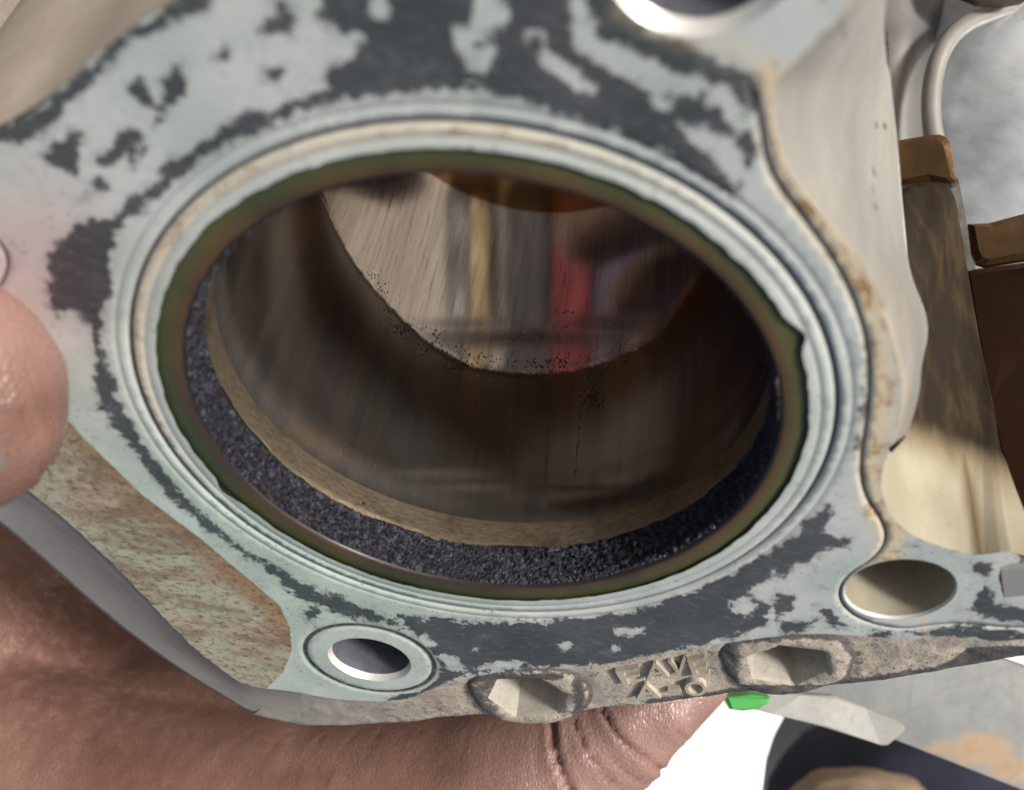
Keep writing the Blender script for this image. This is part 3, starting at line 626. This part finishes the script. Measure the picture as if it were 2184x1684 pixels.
# left flank: smooth grey side below the brown corner
lt_px = [(-330,760),(-220,850),(-70,940),(40,1030),(150,1115),(280,1240),(400,1370),(440,1402),(510,1455),(560,1468),(640,1474)]
ll_px = [(-500,850),(-400,930),(-160,1020),(-20,1100),(60,1165),(200,1290),(300,1370),(415,1448),(490,1492),(530,1518),(640,1546)]
NL = 160
A = np.array([at(*p, 0) for p in smooth_line(lt_px, NL, 2)]); B = np.array([at(*p, -.13) for p in smooth_line(ll_px, NL, 2)])
rows = [A + [0, 0, -.001], A*.98 + B*.02 + [0, 0, -.008]] + [A*(1-k/14) + B*(k/14) - [0, 0, .02*math.sin(math.pi*k/14)] for k in range(2, 14)] + [B, B + [-.01, -.01, -.03], B*[.97, .97, 1] + [0, 0, -.4], B*[.85, .85, 1] + [0, 0, -1.2]]
mesh('left_flank', np.concatenate(rows), grid_faces(NL, len(rows)), M_grey, block)
# thin outer rim of the face along the top and left
i0 = int(np.argmin(np.linalg.norm(OUT - at(-330, 760)[:2], axis=1))); i1 = int(np.argmin(np.linalg.norm(OUT - at(1830, -30)[:2], axis=1)))
seq = [k % len(OUT) for k in range(i0, i0 + len(OUT)) ]
seq = seq[:seq.index(i1) + 1]; O_ = OUT[seq]; kk_ = np.ones(15)/15; O_ = np.stack([np.convolve(np.pad(O_[:, q_], 7, 'edge'), kk_, 'valid') for q_ in (0, 1)], 1)
V = np.concatenate([np.c_[O_*k_, np.full(len(O_), z_)] for k_, z_ in ((1, -.001), (.992, -.02), (.985, -.04), (1.0, -.2), (1.03, -.8), (1.06, -1.6), (1.08, -2.6))])
mesh('outer_wall', V, grid_faces(len(O_), 7), mat_cast('sand_wall', (.43, .385, .335), (.36, .315, .27), (.26, .22, .18), .7, .25, 0, .3), block)
# right flank: pale flared casting from the face edge down to a bright machined lip
s1_px = [(1850,-160),(1838,-60),(1815,0),(1775,55),(1710,115),(1660,170),(1642,215),(1645,270),(1660,330),(1690,390),(1740,450),(1790,510),(1830,570),(1870,640),(1895,700),(1915,770),(1925,820),(1925,860),(1911,910),(1896,955)]
s1_low = [(1880,-160,2.9),(1872,-60,3.1),(1876,20,3.3),(1884,90,3.45),(1894,150,3.55),(1900,210,3.65),(1907,270,3.75),(1914,340,3.85),(1920,420,3.95),(1927,490,4.05),(1934,560,4.12),(1942,620,4.15),(1956,665,4.1),(1970,700,4.05),(1973,740,4.0),(1955,790,3.9),(1936,836,3.8),(1931,870,3.72),(1918,922,3.66),(1901,966,3.6)]
NR = 170
A = np.array([at(*p, 0) for p in smooth_line(s1_px, NR, 1)])
Lq = smooth_line(s1_low, NR, 1); B = np.array([pd(*p) for p in Lq])
V, F = loft(A + [0, 0, -.003], B, 40, np.array([.05, .03, -.05]))
back = np.array([-.10, -.12, -.1])
V = np.concatenate([V, B + [.004, -.02, -.03], B + back, B + back*5 + [0, 0, -1]])
q = project(V); dk = np.zeros(len(V)); br = np.clip(1 - seg_dist(q, np.array(s1_px, float), False)/14, 0, 1)*.7
for L, wd, a in (([(1790,505),(1830,560),(1862,615),(1884,655)],5,1.0),([(1790,35),(1797,62),(1803,82)],6,.9),([(1868,262),(1870,275)],4,.75),([(1886,264),(1888,275)],4,.8),([(1850,300),(1856,312)],3,.6),([(1858,352),(1868,378)],4,.7),([(1888,372),(1893,385)],3,.6),([(1862,400),(1872,425)],7,.55),([(1898,408),(1902,416)],3,.6),([(1866,432),(1870,448)],5,.5),([(1835,630),(1858,600)],3,.0)):  # first line paints the gasket edge shadow, the rest tear and pocks
    dk = np.maximum(dk, a*np.exp(-(seg_dist(q, np.array(L, float), False)/wd)**2))
mesh('right_flank', V, flip(grid_faces(NR, 43)), M_silver, block, True, {'mask': np.stack([dk, br, 0*dk, 0*dk], 1)})
tube('machined_lip', np.array([pd(x, y, d - .012) for x, y, d in smooth_line([(1893,140,3.54),(1900,210,3.65),(1907,270,3.75),(1914,340,3.85),(1920,420,3.95),(1927,490,4.05),(1932,545,4.1)], 40, 1)]), np.linspace(.004, .0065, 40), M_chamfer, block, 8)
# dirt pocks and painted gasket-edge shadow on the pale flank
# gasket remnant hanging behind the lip, ragged edge
gp = smooth_line([(1862,-120,3.5),(1885,0,3.6),(1893,90,3.8),(1898,150,3.9),(1899,220,4.0),(1893,285,4.05)], 90, 1)
gl = np.array([pd(x - 60, y, d + .05) for x, y, d in gp]); gr_ = np.array([pd(x + random.uniform(-2.5, 2.5), y, d) for x, y, d in gp])
M_gasket = mat_cast('old_gasket', (.06, .055, .04), (.11, .10, .06), (.02, .02, .02), .7, 1, 0, .5)
V, F = loft(gl, gr_, 6); n0 = len(V); V = np.concatenate([V, V + [0.0, -.02, -.03]])
mesh('gasket_remnant', V, F + [tuple(i + n0 for i in q) for q in flip(F)] + [(6*90-90+i, 6*90-90+i+1, n0+6*90-90+i+1, n0+6*90-90+i) for i in range(89)], M_gasket, block, False)
# chain tunnel wall behind the right web; shade of its upper part painted on
tb_px = [(1915,815),(1926,858),(1912,910),(1897,955),(1884,990),(1878,1030),(1886,1078),(1915,1120),(1960,1150),(2020,1170),(2085,1184),(2150,1174),(2172,1182),(2230,1190)]
tt_px = [(1905,470,4.6),(1912,450,4.7),(1918,430,4.8),(1924,415,4.85),(1940,402,4.9),(1960,396,4.95),(1980,394,5.0),(2005,394,5.0),(2025,396,5.0),(2040,430,4.95),(2050,500,4.9),(2068,600,4.75),(2096,760,4.5),(2140,960,4.2)]
NT = 150
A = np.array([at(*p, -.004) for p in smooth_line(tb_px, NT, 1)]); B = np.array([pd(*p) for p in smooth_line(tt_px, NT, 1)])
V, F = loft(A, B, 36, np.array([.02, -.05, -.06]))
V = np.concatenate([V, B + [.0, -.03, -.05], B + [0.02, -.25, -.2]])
q = project(V); tunnel_shade = np.clip((1010 - q[:, 1] + .42*(q[:, 0] - 1930))/190, 0, 1); tunnel_shade = np.maximum(tunnel_shade, np.clip(1 - np.abs(q[:, 0] - (2045 + (q[:, 1]-900)*.16))/34, 0, 1)*.55*(q[:, 1] < 1185))  # painted shade: dark up the tunnel and along one streak
mesh('tunnel_wall', V, flip(grid_faces(NT, 38)), M_tunnel, block, True, {'mask': np.stack([tunnel_shade, 0*tunnel_shade, 0*tunnel_shade, 0*tunnel_shade], 1)})
# rubber plug tab at the far right of the web
tp = [(2128,1208),(2184,1200),(2240,1196),(2240,1262),(2184,1266),(2136,1272)]
P = np.array([at(*p, -.01) for p in tp]); P2 = P + [0, 0, -.12]; cc = P.mean(0); Pin = cc + (P - cc)*.9 + [0, 0, .012]
mesh('locating_pad', np.concatenate([Pin, P, P2]), [tuple(range(6))] + [(i, 6+i, 6+(i+1) % 6, (i+1) % 6) for i in range(6)] + [(6+i, 12+i, 12+(i+1) % 6, 6+(i+1) % 6) for i in range(6)], M_silver, block, False)
# underside so the block is closed from below
V, F, U = ring_surface([1.07, 1.2, 1.25, 1.25], [-2.4, -2.4, -2.2, -1.6], 96); mesh('lower_flange', V, F, M_grey, block)
# ---------------------------------------------------------------- the hand
def blobs_mesh(chains, voxel):
    bm = bmesh.new()
    for ch in chains:
        ch = [(np.asarray(p, float), r) for p, r in ch]
        full = [ch[0]]
        for (p, r), (q, s_) in zip(ch[:-1], ch[1:]):
            L = np.linalg.norm(q - p); k = max(1, int(L / (min(r, s_)*.22)))
            full += [(p + (q-p)*i/k, r + (s_-r)*i/k) for i in range(1, k+1)]
        for p, r in full:
            bmesh.ops.create_icosphere(bm, subdivisions=3, radius=r*R, matrix=Matrix.Translation(Vector(p)*R))
    me = bpy.data.meshes.new('tmp'); bm.to_mesh(me); bm.free()
    o = bpy.data.objects.new('tmp', me); COL.objects.link(o)
    md = o.modifiers.new('r', 'REMESH'); md.mode = 'VOXEL'; md.voxel_size = voxel*R
    ms = o.modifiers.new('s', 'SMOOTH'); ms.iterations = 12; ms.factor = .5
    me2 = bpy.data.meshes.new_from_object(o.evaluated_get(bpy.context.evaluated_depsgraph_get()))
    bpy.data.objects.remove(o); bpy.data.meshes.remove(me)
    n = len(me2.vertices); co = np.zeros(n*3); me2.vertices.foreach_get('co', co)
    no = np.zeros(n*3); me2.vertices.foreach_get('normal', no)
    F = [tuple(p.vertices) for p in me2.polygons]; bpy.data.meshes.remove(me2)
    return co.reshape(-1, 3)/R, no.reshape(-1, 3), F
palm = [(pd(-350, 1620, 7.4), 1.15), (pd(250, 1760, 7.2), 1.0), (pd(700, 1800, 6.8), .88), (pd(1020, 1740, 6.5), .72), (pd(1235, 1600, 6.2), .42), (pd(1400, 1500, 5.95), .26), (pd(1500, 1452, 5.9), .16)]
palm2 = [(pd(300, 1700, 7.6), 1.1), (pd(900, 1650, 7.2), .8), (pd(1200, 1560, 6.7), .45)]
palm3 = [(pd(-100, 1700, 7.6), 1.1), (pd(60, 1480, 7.8), .9), (pd(250, 1560, 7.8), .8)]
palm4 = [(pd(-350, 1620, 7.4), 1.1), (pd(-200, 1400, 7.3), .85), (pd(-60, 1330, 7.4), .5), (pd(-20, 1240, 7.9), .62)]
thumb = [(pd(-350, 1620, 7.4), 1.1), (pd(-520, 1250, 6.2), .75), (pd(-480, 900, 4.3), .5), (pd(-260, 740, 3.45), .36), (pd(-110, 770, 3.36), .32), (pd(-62, 820, 3.42), .305), (pd(-52, 880, 3.46), .295), (pd(-55, 930, 3.5), .26), (pd(-60, 965, 3.52), .21)]
base = pd(700, 1700, 7.6)
fing = []
for k, (sx, sy, ex, ey) in enumerate([(-1.2, -2.6, -1.5, -.6), (-.7, -2.7, -.95, -.35), (-.1, -2.7, -.3, -.45), (.45, -2.5, .3, -.8)]):
    z = -3.7
    fing.append([(base*.4 + np.array([sx, sy - .4, z + .1])*.6, .42), (np.array([sx, sy, z]), .33), (np.array([(sx+ex)/2, (sy+ey)/2, z - .1]), .3), (np.array([ex, ey, z + .02]), .25), (np.array([ex - .02, ey + .3, z + .12]), .2)])
HV, HN, HF = blobs_mesh([palm, palm2, palm3, palm4, thumb] + fing, .035)
hp = project(HV)
facing = ((HV - CAM) * HN).sum(1) < .2
cr = np.zeros(len(HV)); disp = np.zeros(len(HV))
creases = [([(1180,1520),(1180,1590),(1200,1650),(1225,1700)], 6, 1.0), ([(1290,1520),(1320,1570),(1370,1610),(1415,1640)], 5, .8), ([(1225,1540),(1250,1600),(1290,1650),(1330,1690)], 4, .7), ([(1395,1500),(1440,1550),(1470,1580)], 4, .5), ([(1300,1610),(1350,1660),(1400,1665)], 4, .55),
  ([(1090,1540),(1092,1610),(1110,1700)], 2.6, .35), ([(1050,1540),(1045,1600),(1048,1700)], 2.4, .3), ([(1000,1545),(985,1610),(985,1700)], 2.4, .3), ([(1135,1545),(1140,1610),(1160,1700)], 2.6, .4), ([(905,1545),(870,1600),(850,1700)], 2.6, .3), ([(820,1545),(790,1600),(770,1640)], 2.8, .35), ([(760,1560),(720,1610),(690,1684)], 2.8, .4), ([(690,1570),(640,1620),(610,1700)], 2.8, .4), ([(610,1560),(560,1620),(520,1700)], 3, .4), ([(540,1560),(480,1600),(440,1660)], 3, .3), ([(460,1500),(380,1580),(350,1700)], 3, .3),
  ([(40,870),(70,930),(95,980),(100,1050)], 7, .45), ([(20,850),(60,900),(75,1000)], 4, .3)]
for L, wd, a in creases:
    L = smooth_line(L, 24, 2); L = L + rng.normal(0, .6, L.shape)
    d = seg_dist(hp, L, False); g = a*np.exp(-(d/wd)**2) * facing
    disp -= g*.030*wd/5; disp += .012*wd/5*a*np.exp(-((d - 2.4*wd)/(1.4*wd))**2) * facing
    cr = np.maximum(cr, g)
HV = HV + HN*disp[:, None]
# pads of the heel between the creases
for x, y, r, a in ((1335,1545,50,.03), (1240,1620,34,.02), (1440,1540,34,.02), (1380,1640,40,.02)):
    HV = HV + HN*(a*np.exp(-((hp[:, 0]-x)**2 + (hp[:, 1]-y)**2)/r**2)*facing)[:, None]
pink = np.clip((hp[:, 0] - 900)/350, 0, 1)
pink = np.where(hp[:, 0] < 200, np.clip((900 - hp[:, 1])/200, .2, .9), pink)
grime_shade_h = np.zeros(len(HV))
for x, y, r, a in ((950,1630,45,.45), (540,1500,60,.4), (110,960,22,.8), (90,860,18,.5), (760,1580,60,.25), (200,1330,330,.9), (420,1440,150,.6), (1500,1520,40,.3)):  # two big lower-left spots paint the block's shade; others are oil grime
    grime_shade_h = np.maximum(grime_shade_h, a*np.exp(-((hp[:, 0]-x)**2 + (hp[:, 1]-y)**2)/r**2))
person = mesh('person', HV, HF, M_skin, None, True, {'mask': np.stack([cr, grime_shade_h, pink, 0*cr], 1)})
tag(person, 'oil-stained bare hand gripping the cylinder block from below, thumb on its face', 'hand')
M_nail = mat_simple('nail', (.15, .115, .105), (.11, .09, .085), 3, .6, 0, .05, Specular_IOR_Level=.2)
nc = pd(-78, 935, 3.17); n_, m_ = 20, 14; V = []
ax_u = (pd(10, 985, 3.3) - pd(-60, 860, 3.2)); ax_u /= np.linalg.norm(ax_u)
nrm = CAM - nc; nrm = nrm/np.linalg.norm(nrm); nrm = nrm - ax_u*(nrm @ ax_u); nrm /= np.linalg.norm(nrm); ax_v = np.cross(nrm, ax_u)
for j in range(m_):
    for i in range(n_):
        a = (i/(n_-1) - .5)*2; b = (j/(m_-1) - .5)*2
        k = math.sqrt(max(0, 1 - .35*a**4)); V.append(nc + ax_u*a*.16 + ax_v*b*.13*k - nrm*(.05*b*b + .02*a*a - .0))
mesh('nail', V, grid_faces(n_, m_), M_nail, person)
# ---------------------------------------------------------------- things behind the block
def slab(name, poly, depth, thick, mat, parent=None, smooth=False, tilt=0, bevel=.03):
    """polygon standing at its distance, extruded away from the viewer side along its own normal, with a bevelled edge"""
    P = np.array([pd(p[0], p[1], depth + tilt*(p[0] - poly[0][0])/100) if len(p) == 2 else pd(*p) for p in poly]); n = len(P); c = P.mean(0)
    u, s_, vt = np.linalg.svd(P - c); nn = vt[2]; nn = nn if nn @ (CAM - c) > 0 else -nn
    e = P - (P - c)/np.linalg.norm(P - c, axis=1)[:, None]*bevel + nn*bevel*.8
    V = np.concatenate([e, P, P - nn*thick]); F = [tuple(range(n))]
    for k in (0, 1): F += [(k*n+i, (k+1)*n+i, (k+1)*n+(i+1) % n, k*n+(i+1) % n) for i in range(n)]
    F.append(tuple(reversed(range(2*n, 3*n))))
    V = np.array(V); bmx = bmesh.new(); vs = [bmx.verts.new(v) for v in V]
    for q in F: bmx.faces.new([vs[i] for i in q])
    bmesh.ops.recalc_face_normals(bmx, faces=bmx.faces)
    bmesh.ops.triangulate(bmx, faces=[q for q in bmx.faces if len(q.verts) > 4])
    bmx.verts.index_update()
    V = [tuple(v.co) for v in bmx.verts]; F = [tuple(v.index for v in q.verts) for q in bmx.faces]; bmx.free()
    return mesh(name, V, F, mat, parent, smooth)
casing = thing('engine_casing', 'brown stained metal casing with stepped edges and a bright plate behind the block at right', 'engine part')
M_bronze = mat_simple('bronze_step', (.16, .09, .038), (.085, .046, .019), 2.5, .24, .6, .3)
M_brownwall = mat_simple('brown_wall', (.13, .075, .035), (.19, .07, .028), 1.0, .36, .1, .15, Coat_Weight=.25)
M_dark = mat_simple('dark_channel', (.022, .018, .015), (.035, .027, .02), 2, .6, 0, .1)
M_plate = mat_simple('brushed_plate', (.66, .71, .76), (.22, .25, .28), .6, .32, .55, .12, (1, 1.6, 1), (0, 0, .3))
M_rim = mat_simple('plate_rim', (.27, .265, .26), (.20, .19, .18), 1.5, .4, .3, .1)
slab('step_block', [(1880,308),(1915,300),(1985,288),(2005,287),(2018,293),(2026,305),(2040,388),(2030,392),(1985,388),(1920,396),(1880,402)], 5.2, .12, M_bronze, casing, tilt=-.08, bevel=.035)
slab('step_block', [(2064,478),(2110,476),(2184,456),(2260,440),(2260,540),(2184,553),(2100,566),(2082,560),(2072,540)], 5.15, .12, M_bronze, casing, tilt=-.08, bevel=.035)
slab('channel_back', [(1850,380),(2042,380),(2090,620),(2150,900),(2200,1200),(1850,1200)], 5.5, .1, M_dark, casing)
slab('rail', [(2018,520,5.2),(2032,515,5.2),(2060,640,5.0),(2046,640,5.0)], 5.2, .05, M_bronze, casing, bevel=.006)
slab('side_wall', [(2072,575),(2184,560),(2330,540),(2330,1330),(2184,1250),(2150,1150),(2110,850)], 5.45, .2, M_brownwall, casing, tilt=-.22)
# bright plate with a raised curved rim
pa = np.array([pd(*p) for p in resample([(1990,-60,6.7),(1985,200,6.5),(1990,560,6.3)], 50)]); pb = np.array([pd(*p) for p in resample([(2480,-120,6.6),(2480,200,6.4),(2480,560,6.2)], 50)])
V, F = loft(pa, pb, 40, np.array([.0, .12, .16])); n0 = len(V); V = np.concatenate([V, V + [-.01, -.03, -.06]])
mesh('plate', V, flip(F) + [tuple(i + n0 for i in q) for q in F], M_plate, casing)
rp = smooth_line([(2000,330,6.05),(1984,250,6.1),(1988,170,6.15),(2010,100,6.2),(2050,55,6.3),(2110,30,6.4),(2200,0,6.5),(2330,-40,6.6)], 60, 2)
tube('rim', [pd(*p) for p in rp], .055*np.ones(60), M_rim, casing, 14)
ca = np.array([pd(*p) for p in resample([(1840,-120,6.5),(1850,100,6.4),(1850,400,6.3)], 40)]); cb = np.array([pd(*p) for p in smooth_line([(2060,-120,6.9),(2040,20,6.9),(1995,100,6.8),(1978,200,6.8),(1985,400,6.7)], 40)])
V, F = loft(ca, cb, 24, np.array([.04, .12, .14])); n0 = len(V); V = np.concatenate([V, V + [-.01, -.03, -.06]])
mesh('curved_cover', V, flip(F) + [tuple(i + n0 for i in q) for q in F], mat_simple('cover_paint', (.20, .20, .20), (.11, .11, .115), .8, .4, .4, .05), casing)
slab('round_opening', [(2030,-60,6.2),(2050,-8,6.2),(2090,8,6.2),(2140,12,6.2),(2184,4,6.2),(2260,-40,6.2),(2260,-120,6.2),(2060,-120,6.2)], 6.2, .05, M_dark, casing)
# rust-stained sheet, lower right
def mat_sheet():
    s = NB('stained_sheet'); v = s.coord(); n1 = s.noise(v, .55*K, 5, .6, .6); n2 = s.noise(v, 3*K, 5, .7); n3 = s.noise(v, 16*K, 4, .7); a, b, c_, d_ = s.attr('mask')
    c = s.mix(s.ramp(n2, .3, .7), (.27, .285, .285), (.21, .225, .23))
    f = s.math('ADD', a, s.math('MULTIPLY', s.math('SUBTRACT', n2, .5), 1.3))
    c = s.mix(s.ramp(f, .40, .62, 0, .8), c, (.40, .28, .17))
    c = s.mix(s.ramp(f, .72, .92, 0, .8), c, (.33, .16, .06))
    c = s.mix(s.math('MULTIPLY', s.ramp(n3, .6, .72), .3), c, (.16, .14, .12))
    vr = s.voro(s.coord('Object', (1, .5, 1), (0, 0, .9)), 1.7*K, 'DISTANCE_TO_EDGE'); c = s.mix(s.ramp(vr, .02, .0, 0, .3), c, (.2, .19, .18))
    return s.out(c, s.ramp(n3, .3, .7, .35, .5), .3, s.bump(n3, .15, .0002))
M_sheet = mat_sheet()
shd = thing('metal_sheet', 'grey metal sheet with orange rust stains and a bent tongue, at lower right', 'metal sheet')
gridA = smooth_line([(1560,1380,6.4),(1800,1340,6.5),(2000,1300,6.6),(2330,1270,6.8)], 60, 0); gridB = smooth_line([(1590,1452,6.6),(1760,1525,6.7),(1905,1574,6.8),(2184,1684,7.0),(2400,1770,7.2)], 60, 0)
A = np.array([pd(*p) for p in gridA]); B = np.array([pd(*p) for p in gridB]); V, F = loft(A, B, 50); n0 = len(V)
P = project(V)
rm = np.zeros(len(V))
for x, y, sx, sy, a in ((2090,1600,110,60,.75), (2150,1640,80,50,.8), (2020,1590,60,26,.6), (2120,1540,90,30,.4), (1985,1600,40,20,.5)): rm = np.maximum(rm, a*np.exp(-((P[:, 0]-x)/sx)**2 - ((P[:, 1]-y)/sy)**2))
th_v = np.array([-.02, -.03, -.06]); V2_ = np.concatenate([V, V + th_v, ])
rim = [(n0-60+i, n0-60+i+1, 2*n0-60+i+1, 2*n0-60+i) for i in range(59)]
mesh('panel', V2_, flip(F) + [tuple(i+n0 for i in q) for q in F] + rim, M_sheet, shd, False, {'mask': np.stack([np.r_[rm, rm], 0*np.r_[rm, rm], 0*np.r_[rm, rm], 0*np.r_[rm, rm]], 1)})
slab('tongue', [(1560,1470,6.2),(1700,1478,6.2),(1780,1483,6.25),(1850,1508,6.3),(1905,1530,6.3),(1926,1544,6.3),(1930,1556,6.3),(1918,1568,6.3),(1893,1588,6.3),(1880,1589,6.3),(1760,1550,6.2),(1640,1520,6.15),(1560,1500,6.1)], 6.2, .07, mat_simple('tongue_metal', (.27, .28, .275), (.22, .225, .22), 2, .6, 0, .1, Specular_IOR_Level=.3), shd, bevel=.018)
slab('corner_flange', [(2120,1398,6.0),(2200,1378,6.0),(2330,1360,6.0),(2330,1430,6.0),(2184,1424,6.0)], 6, .05, M_chamfer, shd)
# green clip between block and sheet
g = slab('green_clip', [(1545,1484,5.9),(1600,1480,5.9),(1642,1486,5.9),(1640,1497,5.9),(1615,1511,5.9),(1585,1515,5.9),(1555,1511,5.9)], 5.9, .12, mat_simple('green_plastic', (.06, .34, .07), (.05, .26, .06), 3, .35, 0, .05), None, bevel=.02)
tag(g, 'small bright green plastic clip peeping out under the front edge of the block', 'clip')
def ellipsoid(name, c, ax, mat, lump=.05, seed=1, n=72, m=40):
    V = []
    for j in range(m + 1):
        for i in range(n):
            a = 2*math.pi*i/n; b = math.pi*j/m - math.pi/2
            d = np.array([math.cos(a)*math.cos(b), math.sin(a)*math.cos(b), math.sin(b)])
            k = 1 + lump*noise.fractal(Vector(d*1.8 + seed), 1, 2, 4); V.append(np.asarray(c) + d*np.asarray(ax)*k)
    return mesh(name, V, grid_faces(n, m + 1, True), mat)
M_navy = mat_simple('navy_cloth', (.010, .014, .034), (.016, .021, .045), 3, .85, 0, .3)
e = ellipsoid('cloth_bundle', pd(2085, 1800, 13), (2.7, 2.2, 1.7), M_navy, .04, 4)
tag(e, 'dark navy cloth bundle, blurred, behind the rusty metal sheet', 'cloth')
M_tan = mat_simple('tan_leather', (.21, .16, .115), (.16, .12, .09), 2, .6, 0, .2)
e = ellipsoid('tan_pad', pd(1850, 1740, 10.3), (.80, .55, .42), M_tan, .08, 9)
tag(e, 'blurred tan lump in front of the dark navy cloth at the bottom edge', 'pad')
# unseen props added under the open end to mirror as streaks in the bore
ZG = -5.5
def flat_cloth(name, x0, y0, x1, y1, z, mat, seed):
    n, m = 40, 40; V = []
    for j in range(m):
        for i in range(n):
            x = x0 + (x1-x0)*i/(n-1); y = y0 + (y1-y0)*j/(m-1)
            V.append((x + .1*noise.noise(Vector((y, seed, 0))), y + .1*noise.noise(Vector((x, seed, 5))), z + .12*noise.fractal(Vector((x*1.3, y*1.3, seed)), 1, 2, 3) + .1))
    n0 = len(V); F = grid_faces(n, m); V = V + [(a, b, c - .05) for a, b, c in V]
    per = [i for i in range(n)] + [j*n + n-1 for j in range(1, m)] + [(m-1)*n + i for i in range(n-2, -1, -1)] + [j*n for j in range(m-2, 0, -1)]
    F = F + [tuple(i+n0 for i in q) for q in flip(F)] + [(per[k], per[k]+n0, per[(k+1) % len(per)]+n0, per[(k+1) % len(per)]) for k in range(len(per))]
    return mesh(name, V, F, mat)
def sheet_between(name, L0, L1, mat, seed, lift=.06):
    A = smooth_line([(*p, ZG + lift) for p in L0], 40, 1); B = smooth_line([(*p, ZG + lift) for p in L1], 40, 1)
    V, F = loft(A, B, 24); V[:, 2] += .05*np.array([noise.fractal(Vector((p[0]*1.5, p[1]*1.5, seed)), 1, 2, 3) for p in V]) + .05
    n0 = len(V); V = np.concatenate([V, V - [0, 0, .04]])
    per = list(range(40)) + [j*40 + 39 for j in range(1, 24)] + [23*40 + i for i in range(38, -1, -1)] + [j*40 for j in range(22, 0, -1)]
    return mesh(name, V, F + [tuple(i + n0 for i in q) for q in flip(F)] + [(per[k], per[k]+n0, per[(k+1) % len(per)]+n0, per[(k+1) % len(per)]) for k in range(len(per))], mat)
o = sheet_between('rag', [(-.44,.88),(-.62,1.2),(-.87,1.58),(-1.17,1.97),(-1.51,2.37),(-1.75,2.62),(-2.6,3.4)], [(-.90,.57),(-1.18,.81),(-1.53,1.08),(-1.93,1.36),(-2.36,1.64),(-2.65,1.81),(-3.6,2.4)], mat_simple('streak_prop_red_mat', (.20, .028, .03), (.13, .016, .018), 2, .8, 0, .3), 3)  # unseen rag added to mirror as the red streak
tag(o, 'unseen red rag added under the open bore to mirror as a red streak in its wall', 'rag')
M_mat = mat_simple('streak_prop_dark', (.045, .040, .042), (.07, .062, .06), 2, .7, 0, .3)
o = sheet_between('streak_prop_dark', [(.26,1.01),(.22,1.39),(.14,1.84),(.01,2.33),(-.17,2.84),(-.3,3.18),(-.7,4.1)], [(-.40,.9),(-.58,1.22),(-.82,1.6),(-1.1,2.0),(-1.44,2.4),(-1.66,2.68),(-2.5,3.5)], M_mat, 11)
tag(o, 'unseen dark mat added under the open bore to mirror left of the red streak', 'mat')
o = sheet_between('streak_prop_purple', [(-.96,.5),(-1.25,.72),(-1.62,.98),(-2.03,1.23),(-2.47,1.49),(-3.6,2.2)], [(-1.35,-.26),(-1.71,-.2),(-2.15,-.14),(-2.62,-.08),(-3.3,0),(-4,.1)], mat_simple('streak_prop_purple_mat', (.085, .065, .085), (.06, .045, .065), 2, .8, 0, .3), 17)
tag(o, 'unseen dull purple cloth added under the open bore to mirror right of the red streak', 'cloth')
o = sheet_between('streak_prop_grey', [(1.10,.72),(1.25,1.1),(1.36,1.57),(1.44,2.1),(1.45,2.66),(1.4,3.3)], [(.77,.9),(.83,1.29),(.86,1.76),(.85,2.28),(.79,2.83),(.73,3.2)], mat_simple('streak_prop_grey_mat', (.10, .095, .09), (.07, .065, .06), 2, .5, .2, .2), 23)
tag(o, 'unseen dark grey strip added under the open bore to mirror left of the golden streak', 'strip')
o = sheet_between('streak_prop_gold', [(.74,.92),(.80,1.3),(.82,1.77),(.81,2.29),(.75,2.84),(.69,3.2)], [(.46,.99),(.46,1.37),(.41,1.84),(.33,2.34),(.19,2.87),(.08,3.21)], mat_simple('streak_prop_gold_mat', (.34, .25, .12), (.20, .14, .065), 3, .5, .3, .2), 29)
tag(o, 'unseen yellow strip added under the open bore to mirror as a golden streak', 'strip')
# ---------------------------------------------------------------- ground
def mat_ground():
    s = NB('ground'); v = s.coord(); n1 = s.noise(v, .25*K, 6, .6); n2 = s.noise(v, 1.3*K, 6, .65); n3 = s.noise(v, 14*K, 4, .7)
    c = s.mix(s.ramp(n1, .35, .65), (.50, .42, .34), (.40, .345, .285)); c = s.mix(s.ramp(n2, .5, .7, 0, .5), c, (.34, .28, .22)); c = s.mix(s.ramp(n2, .62, .72, 0, .5), c, (.52, .50, .48))
    return s.out(c, .7, 0, s.bump(n3, .3, .001))
n, m = 60, 60; gxs = np.sinh(np.linspace(-6, 6, n))/np.sinh(6)*1500
V = [(x, y, ZG + .03*noise.noise(Vector((x*.4, y*.4, 0)))) for y in gxs for x in gxs]
g = mesh('ground', V, grid_faces(n, n), mat_ground()); g['kind'] = 'structure'
M_white = mat_simple('white_paper', (.93, .93, .93), (.90, .90, .90), 1, .8, 0, .05)
o = slab('white_board', [(1200,1440),(1640,1440),(1672,1525),(1648,1570),(1632,1620),(1624,1684),(1622,1800),(1200,1800)], 10, .1, M_white, None, bevel=.02)
tag(o, 'glaring white board behind the hand, burnt out by the light', 'board')
